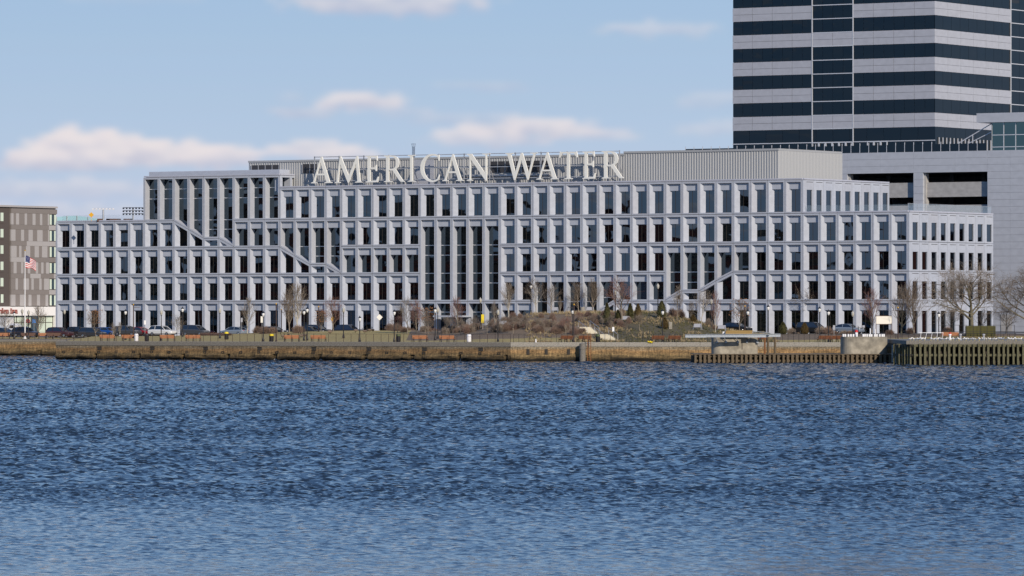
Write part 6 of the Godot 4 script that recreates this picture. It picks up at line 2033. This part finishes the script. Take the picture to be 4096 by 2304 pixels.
	for q in [[1086, 5.2, "yellow", "black_metal", "black bin with a bright yellow lid on the promenade"], [1594, 5.2, "green_bin", "black_metal", "dark olive-green bin left of the orange bench"], [1876, 5.2, "white_metal", "white_metal", "white slatted bin right of the entrance benches"], [546, 4.6, "white_metal", "white_metal", "white slatted bin near the far arm pole"], [587, 4.6, "black_metal", "black_metal", "all-black bin near the far end of the railing"], [2391, 5.4, "green_bin", "black_metal", "dark bin with green lid at the foot of the stone steps"], [906, 26.0, "yellow", "black_metal", "distant bin with yellow lid among the low red shrubs"]]:
		var X: float = (q[0] - 2048.0) / F * 740.0
		bin(on(q[0], wall_depth(X) + q[1]), q[2], q[3], q[4])

func small_things() -> void:
	# flag
	var fp := on(100, 832.0)
	var f := thing("flagpole", "tall white flagpole with gold ball on the set-back quay", "flagpole", fp)
	var m := MB.new()
	var H := px(0, 1004, 832.0).y - fp.y
	m.tube([Vector3(0, -0.1, 0), Vector3(0, H, 0)], [0.10, 0.05], 10)
	part("pole", m.mesh(), M.white_metal, f)
	m = MB.new(); m.lathe([Vector2(0, H - 0.02), Vector2(0.11, H + 0.05), Vector2(0.11, H + 0.13), Vector2(0, H + 0.2)], 10)
	part("ball", m.mesh(), M.sign_amber, f)
	m = MB.new(); m.lathe([Vector2(0.3, -0.05), Vector2(0.28, 0.12), Vector2(0.12, 0.2)], 10)
	part("base", m.mesh(), M.white_metal, f)
	var fl := thing("flag", "red and white striped flag with starred blue corner hanging from the flagpole", "flag", fp + Vector3(0.06, H - 0.75, 0))
	var pos := func(u: float, w: float) -> Vector3:   # u along the fly, w down the hoist
		return Vector3(1.75 * u - 0.1 * sin(3.0 * u) * w, -2.0 * w * (1.0 - 0.28 * u) - 0.75 * u * u - 0.25 * u + 0.07 * sin(9.0 * u + 2.0 * w), 0.16 * sin(7.5 * u + 1.5 * w) * (0.3 + u))
	for s in 13:
		var st := MB.new()
		for k in 14:
			var u0 := k / 14.0; var u1 := (k + 1) / 14.0
			if s < 7 and u1 <= 0.43: continue
			var A: Vector3 = pos.call(u0, (s + 1) / 13.0); var B: Vector3 = pos.call(u1, (s + 1) / 13.0); var C: Vector3 = pos.call(u1, s / 13.0); var D: Vector3 = pos.call(u0, s / 13.0)
			st.quad(A, B, C, D); st.quad(B + Vector3(0, 0, -0.004), A + Vector3(0, 0, -0.004), D + Vector3(0, 0, -0.004), C + Vector3(0, 0, -0.004))
		part("stripe", st.mesh(), M.flag_red if s % 2 == 0 else M.flag_white, fl)
	var cn := MB.new()
	for k in 6:
		for j in 4:
			cn.quad(pos.call(k / 14.0, (j + 1) / 4.0 * 7 / 13.0), pos.call((k + 1) / 14.0, (j + 1) / 4.0 * 7 / 13.0), pos.call((k + 1) / 14.0, j / 4.0 * 7 / 13.0), pos.call(k / 14.0, j / 4.0 * 7 / 13.0))
	part("canton", cn.mesh(), M.flag_blue, fl)
	for j in 5:
		for k in 5:
			var c: Vector3 = pos.call((k + 0.6) / 14.0, (j + 0.6) / 5.4 * 7 / 13.0) + Vector3(0, 0, 0.012)
			var st := MB.new()
			for i in 5:
				var a0 := TAU * i / 5.0 + PI / 2; 
				st.tri(c + Vector3(cos(a0 - 0.6), sin(a0 - 0.6), 0) * 0.018, c + Vector3(cos(a0), sin(a0), 0) * 0.045, c + Vector3(cos(a0 + 0.6), sin(a0 + 0.6), 0) * 0.018)
			part("star", st.mesh(), M.flag_white, fl)
	# roof furniture and far floodlights
	var dg := px(349, 869, 842.0)
	var ds := MB.new()
	ds.box(Vector3(0, 0.45, 0), Vector3(0.62, 0.62, 0.05), Basis(Vector3.BACK, PI / 4))
	ds.bx(-0.03, -0.6, -0.06, 0.03, 0.1, -0.02)
	solo("diamond_sign", ds.mesh(), M.sign_amber, "amber diamond-shaped sign standing behind the lower office roof", "sign", Transform3D(Basis(), Vector3(dg.x, G45 + 0.62, dg.z - 8.0)))
	for q in [[392, 0.9], [425, 0.6], [459, 1.4], [505, 1.5], [430, 0.9]]:
		var p := px(q[0], 880, 850.0)
		var b := MB.new()
		b.cham(-q[1] / 2, 0, -0.5, q[1] / 2, 0.48, 0.5, 0.05)
		solo("roof_planter", b.mesh(), M.bench_brown, "low dark wooden planter on the lower office roof terrace", "planter", Transform3D(Basis(), Vector3(p.x, G45 + 0.02, p.z - 4.0)), "planters on the roof terrace")
	for q in [[413, 833, 84, 1], [532, 830, 80, 3]]:
		var p := px(q[0], q[1], 1300.0)
		var o := thing("floodlight_mast", "far stadium floodlight mast with %s seen over the office roof" % ["one row of lamps" if q[3] == 1 else "three rows of lamps"], "floodlight", Vector3(p.x, 2.4, p.z))
		var h := p.y - 2.4
		var b := MB.new()
		b.tube([Vector3.ZERO, Vector3(0, h, 0)], [0.35, 0.22], 8)
		part("mast", b.mesh(), M.steel, o)
		for r in q[3]:
			var w: float = 2.4 if q[3] == 3 else 2.55
			var rb := MB.new()
			rb.bar(Vector3(-w, h - 0.75 * r, 0), Vector3(w, h - 0.75 * r, 0), 0.12, 0.12)
			part("cross_bar", rb.mesh(), M.black_metal if q[3] == 3 else M.steel, o)
			for k in 7:
				var lb := MB.new()
				lb.box(Vector3(0, 0.05, 0), Vector3(0.45, 0.34, 0.3), Basis(Vector3.RIGHT, 0.4))
				part("lamp", lb.mesh(), M.white_metal if q[3] == 1 else M.bridge_slate, o, Transform3D(Basis(), Vector3(lerpf(-w, w, k / 6.0), h - 0.75 * r - 0.25, 0.2)))
	# signs
	var bp := hit(3536, 1340)
	var wb := thing("notice_board", "blank white board on two posts before the ground floor windows", "board", bp)
	var s := -bp.z / F
	m = MB.new(); m.bx(-31 * s, 44 * s, -0.04, 31 * s, 75 * s, 0.04)
	part("board", m.mesh(), M.sign_white, wb)
	m = MB.new(); m.bx(-32 * s, 75 * s, -0.05, 32 * s, 77 * s, 0.05); m.bx(-32 * s, 42 * s, -0.05, 32 * s, 44 * s, 0.05); m.bx(-32.5 * s, 42 * s, -0.05, -31 * s, 77 * s, 0.05); m.bx(31 * s, 42 * s, -0.05, 32.5 * s, 77 * s, 0.05)
	part("frame", m.mesh(), M.bench_brown, wb)
	for x in [-31.5, 31.5]:
		m = MB.new(); m.bx(x * s - 0.05, 0, -0.12, x * s + 0.05, 42 * s, -0.06)
		part("post", m.mesh(), M.bench_brown, wb)
	for q in [[1518, 1269, 790.0, "diamond", "sign_white", "pale diamond road sign seen from behind at the road end"], [112, 1284, 850.0, "stop", "red_paint", "red octagonal STOP sign by the hotel"], [136, 1285, 852.0, "square", "blue_paint", "small blue square sign by the hotel"], [1048, 1278, 815.0, "tall", "sign_white", "tall white panel sign behind the lawn shrubs"], [1329, 1276, 805.0, "tall_small", "sign_amber", "narrow buff panel sign by the pinkish tree"], [967, 1280, 815.0, "tall_small", "gull_grey", "narrow grey sign behind the silver sedan"], [580, 1290, 826.0, "tall_small", "white_metal", "narrow white sign between the parked cars"], [2453, 1317, 742.0, "tall_small", "white_metal", "small white sign beside the stone steps"], [3336, 1310, 740.0, "tall_small", "gull_grey", "small grey sign by the low dome evergreen"], [1931, 1275, 765.0, "banner", "yellow", "bright yellow banner hanging beside a lamp on the mound"]]:
		var p := on(q[0], q[2])
		var h: float = px(0, q[1], q[2]).y - p.y
		var o := thing("sign", q[4 + 1], "sign", p)
		var b := MB.new()
		b.tube([Vector3.ZERO, Vector3(0, h + 0.1, 0)], [0.035, 0.035], 6, true)
		part("post", b.mesh(), M.steel, o)
		b = MB.new()
		match q[3]:
			"diamond": b.box(Vector3(0, h, 0.05), Vector3(0.68, 0.68, 0.02), Basis(Vector3.BACK, PI / 4))
			"stop":
				var oc := PackedVector2Array()
				for k in 8: oc.append(Vector2(cos(TAU * (k + 0.5) / 8), sin(TAU * (k + 0.5) / 8)) * 0.36)
				b.prism(oc, 0.04, 0.06, Transform3D(Basis(), Vector3(0, h, 0)))
			"square": b.bx(-0.3, h - 0.3, 0.04, 0.3, h + 0.3, 0.06)
			"tall": b.bx(-0.2, h - 0.5, 0.04, 0.2, h + 0.5, 0.07)
			"banner": b.bx(-0.22, h - 0.65, 0.04, 0.2, h + 0.65, 0.06)
			_: b.bx(-0.15, h - 0.33, 0.04, 0.15, h + 0.33, 0.06)
		part("plate", b.mesh(), M[q[4]], o)
		if q[3] == "stop":
			var tm := TextMesh.new()
			tm.text = "STOP"; tm.font_size = 32; tm.pixel_size = 0.007; tm.depth = 0.02
			part("lettering", tm, M.flag_white, o, Transform3D(Basis(), Vector3(0, h, 0.075)))
	# stone steps up the mound in two flights, with rails
	for q in [[2410, 2478, 1362, 1336, "lower"], [2343, 2402, 1336, 1309, "upper"]]:
		var p0 := hit((q[0] + q[1]) / 2.0, q[2])
		var o := thing("stone_steps", "%s flight of pale stone steps climbing the mound" % q[4], "steps", p0)
		var sc := -p0.z / F
		var w: float = (q[1] - q[0]) * sc * 0.8
		var n := 7
		for k in n:
			var b := MB.new()
			var hh: float = (q[2] - q[3]) * sc * (k + 1) / n
			b.cham(-w / 2 - 0.18 * k, -1.0, -0.42 * (k + 1) - 0.6, w / 2 - 0.18 * k, hh, -0.42 * k, 0.02)
			part("step", b.mesh(), M.stone_step, o)
		for x in [-w / 2, w / 2]:
			var b := MB.new()
			b.bar(Vector3(x, 0.9, 0), Vector3(x - 0.18 * n, 0.9 + (q[2] - q[3]) * sc, -0.42 * n), 0.05, 0.05)
			for k in 3: b.bar(Vector3(x - 0.09 * n * k, 0.0 + (q[2] - q[3]) * sc * k / 2.0, -0.21 * n * k), Vector3(x - 0.09 * n * k, 0.9 + (q[2] - q[3]) * sc * k / 2.0, -0.21 * n * k), 0.05, 0.05)
			part("handrail", b.mesh(), M.steel, o)
	for q in [[2655, "left"], [2682, "right"]]:
		var p := hit(q[0], 1315)
		var b := MB.new()
		b.cham(-0.24, -0.1, -0.3, 0.24, 0.95, 0.3, 0.04)
		b.bx(-0.2, 0.1, 0.3, 0.2, 0.85, 0.32)
		solo("utility_cabinet", b.mesh(), M.coping_pale, "grey utility cabinet on the slope below the squat evergreen", "cabinet", Transform3D(Basis(), p), "utility cabinets on the slope")
	for q in [[2790, 1320, "grey mesh swing seat on the right slope, upper one"], [2887, 1326, "grey mesh swing seat on the right slope, lower one"], [2218, 1250, "grey bench on the mound top left of the planter"], [2360, 1249, "grey bench on the mound top right of the planter"], [2502, 1290, "grey swing seat behind the tallest slim evergreen"], [1844, 1312, "dark swing seat below the entrance canopy"], [2012, 1308, "dark swing seat on the mound's left slope"]]:
		var p := hit(q[0], q[1])
		var o := thing("swing_seat", q[2], "seat", p, -0.3)
		var b := MB.new()
		for x in [-0.62, 0.62]:
			b.bar(Vector3(x, 0, 0.3), Vector3(x * 0.85, 0.85, -0.1), 0.05, 0.05); b.bar(Vector3(x, 0, -0.4), Vector3(x * 0.85, 0.85, -0.1), 0.05, 0.05)
		part("frame", b.mesh(), M.steel, o)
		b = MB.new(); b.box(Vector3(0, 0.42, 0.12), Vector3(1.1, 0.05, 0.45))
		part("seat", b.mesh(), M.gull_grey, o)
		b = MB.new(); b.box(Vector3(0, 0.68, -0.14), Vector3(1.1, 0.48, 0.04), Basis(Vector3.RIGHT, -0.2))
		part("backrest", b.mesh(), M.gull_grey, o)
	var pl := hit(2330, 1246)
	m = MB.new(); m.lathe([Vector2(0.3, 0), Vector2(0.36, 0.85), Vector2(0.33, 0.9), Vector2(0.28, 0.8), Vector2(0.0, 0.78)], 14)
	solo("planter", m.mesh(), M.coping_pale, "round tan planter between benches on the mound top", "planter", Transform3D(Basis(), pl))
	# hydrant, float, geese
	var hp := on(2143, 731.5)
	var hy := thing("hydrant", "white and green hydrant on the promenade behind the railing", "hydrant", hp)
	m = MB.new(); m.lathe([Vector2(0.16, 0), Vector2(0.16, 0.06), Vector2(0.11, 0.08), Vector2(0.11, 0.5)], 12)
	part("barrel", m.mesh(), M.white_metal, hy)
	m = MB.new(); m.lathe([Vector2(0.14, 0.5), Vector2(0.14, 0.55), Vector2(0.12, 0.66), Vector2(0.04, 0.74), Vector2(0.03, 0.8), Vector2(0, 0.81)], 12)
	part("bonnet", m.mesh(), M.tuft_green, hy)
	m = MB.new(); m.tube([Vector3(-0.2, 0.38, 0), Vector3(0.2, 0.38, 0)], [0.06, 0.06], 8, true)
	part("outlets", m.mesh(), M.tuft_green, hy)
	var yp := px(2601, 1367, 725.4)
	m = MB.new()
	var ring := []
	var rad := []
	for k in 15:
		ring.append(Vector3(-0.38 + 0.76 * k / 14.0, 0.06 * sin(k * 1.1) - 0.1 * k / 14.0, 0.05 * cos(k * 0.9))); rad.append(0.05 + 0.07 * sin(PI * k / 14.0))
	m.tube(ring, rad, 8)
	solo("yellow_float", m.mesh(), M.yellow, "bright yellow float lying on the pale sea wall coping", "float", Transform3D(Basis(), Vector3(yp.x, 2.82, yp.z)))
	var r := RandomNumberGenerator.new()
	r.seed = 19
	for q in [1128, 1140, 1152, 1205, 1210, 1218, 1318, 1324, 1462, 1470, 1478, 1490, 1425]:
		var d := 783.0 if q > 1300 else 772.0
		goose(on(q + r.randf_range(-3, 3), d + r.randf_range(-3, 3)), r.randf() * TAU)
	# chain-link compound and green containers beyond the dock
	var cp := on(3870, 742.0)
	var ce := thing("mesh_enclosure", "black framed mesh enclosure behind the big plane tree", "enclosure", cp)
	for k in 12:
		m = MB.new(); m.bx(-0.03, 0, -0.03, 0.03, 1.9, 0.03)
		part("post", m.mesh(), M.black_metal, ce, Transform3D(Basis(), Vector3(-4.2 + 1.0 * k, 0, 0)))
	for y in [0.1, 0.95, 1.88]:
		m = MB.new(); m.bx(-4.2, y - 0.025, -0.025, 6.8, y + 0.025, 0.025)
		part("rail", m.mesh(), M.black_metal, ce)
	for q in [[3893, "large dark green container inside the mesh enclosure"], [3950, "second dark green container beside the plane tree trunk"]]:
		var p := on(q[0], 745.0)
		m = MB.new(); m.cham(-1.1, 0, -0.8, 1.1, 1.45, 0.8, 0.08)
		for k in 5: m.bx(-1.0 + 0.48 * k, 0.1, 0.8, -0.92 + 0.48 * k, 1.35, 0.84)
		solo("container", m.mesh(), M.yew, q[1], "container", Transform3D(Basis(), p))
	for q in [[3800, 1, "red-capped white post standing on the dock among the gulls"], [3842, 0, "grey dock valve left of the plane tree"], [3935, 0, "grey dock valve right of the plane tree"]]:
		var p := px(q[0], 1340, 690.0)
		var o := thing("dock_post", q[2], "post", Vector3(p.x, 3.22, p.z))
		m = MB.new(); m.lathe([Vector2(0.17, 0), Vector2(0.13, 0.15), Vector2(0.12, 0.6), Vector2(0.2, 0.64), Vector2(0.2, 0.8), Vector2(0.0, 0.84)], 12)
		part("body", m.mesh(), M.white_metal if q[1] else M.gull_grey, o)
		if q[1]:
			m = MB.new(); m.lathe([Vector2(0.16, 0.83), Vector2(0.15, 1.0), Vector2(0.0, 1.05)], 12)
			part("cap", m.mesh(), M.red_paint, o)
	var gp := px(3720, 1340, 700.0)
	m = MB.new()
	m.bar(Vector3(-1.5, 0.95, 0), Vector3(1.8, 0.95, 0), 0.06, 0.06)
	for k in 5: m.bar(Vector3(-1.4 + 0.75 * k, 0, 0.3), Vector3(-1.2 + 0.75 * k, 0.95, 0), 0.04, 0.04)
	solo("gangway_rail", m.mesh(), M.white_metal, "white gangway handrail lying along the dock behind the gulls", "handrail", Transform3D(Basis(), Vector3(gp.x, 3.22, gp.z)))
	# things on the office roofs
	var cam := MB.new()
	cam.tube([Vector3.ZERO, Vector3(0, 0.5, 0), Vector3(-0.35, 1.2, 0), Vector3(-0.75, 1.3, 0), Vector3(-0.95, 1.15, 0)], [0.09, 0.07, 0.07, 0.07, 0.1], 8, true)
	cam.bx(-0.2, -0.02, -0.2, 0.2, 0.2, 0.2)
	var cq := px(1150, 740, 836.0)
	solo("roof_camera", cam.mesh(), M.white_metal, "white gooseneck camera on the roof edge left of the big letters", "camera", Transform3D(Basis(), Vector3(cq.x, G5 + 0.24, cq.z - 1.0)))

func goose(at: Vector3, turn: float) -> void:
	if not cache.has("goose"):
		var b := MB.new()
		b.tube([Vector3(-0.42, 0.36, 0), Vector3(-0.25, 0.36, 0), Vector3(0.0, 0.33, 0), Vector3(0.2, 0.36, 0), Vector3(0.28, 0.45, 0)], [0.02, 0.13, 0.18, 0.14, 0.06], 9)
		cache["goose"] = b.mesh()
		b = MB.new()
		b.tube([Vector3(0.24, 0.42, 0), Vector3(0.33, 0.58, 0), Vector3(0.35, 0.74, 0), Vector3(0.40, 0.80, 0), Vector3(0.5, 0.77, 0)], [0.06, 0.04, 0.04, 0.055, 0.012], 8)
		cache["goose_neck"] = b.mesh()
		b = MB.new()
		for s in [-0.07, 0.07]: b.bx(-0.01, 0, s - 0.012, 0.02, 0.24, s + 0.012)
		cache["goose_leg"] = b.mesh()
	var o := thing("goose", "brown goose with black neck standing on the lawn before the parked cars", "goose", at, turn, "geese on the lawn")
	part("body", cache.goose, M.goose_brown, o)
	part("neck_and_head", cache.goose_neck, M.goose_black, o)
	part("legs", cache.goose_leg, M.goose_black, o)
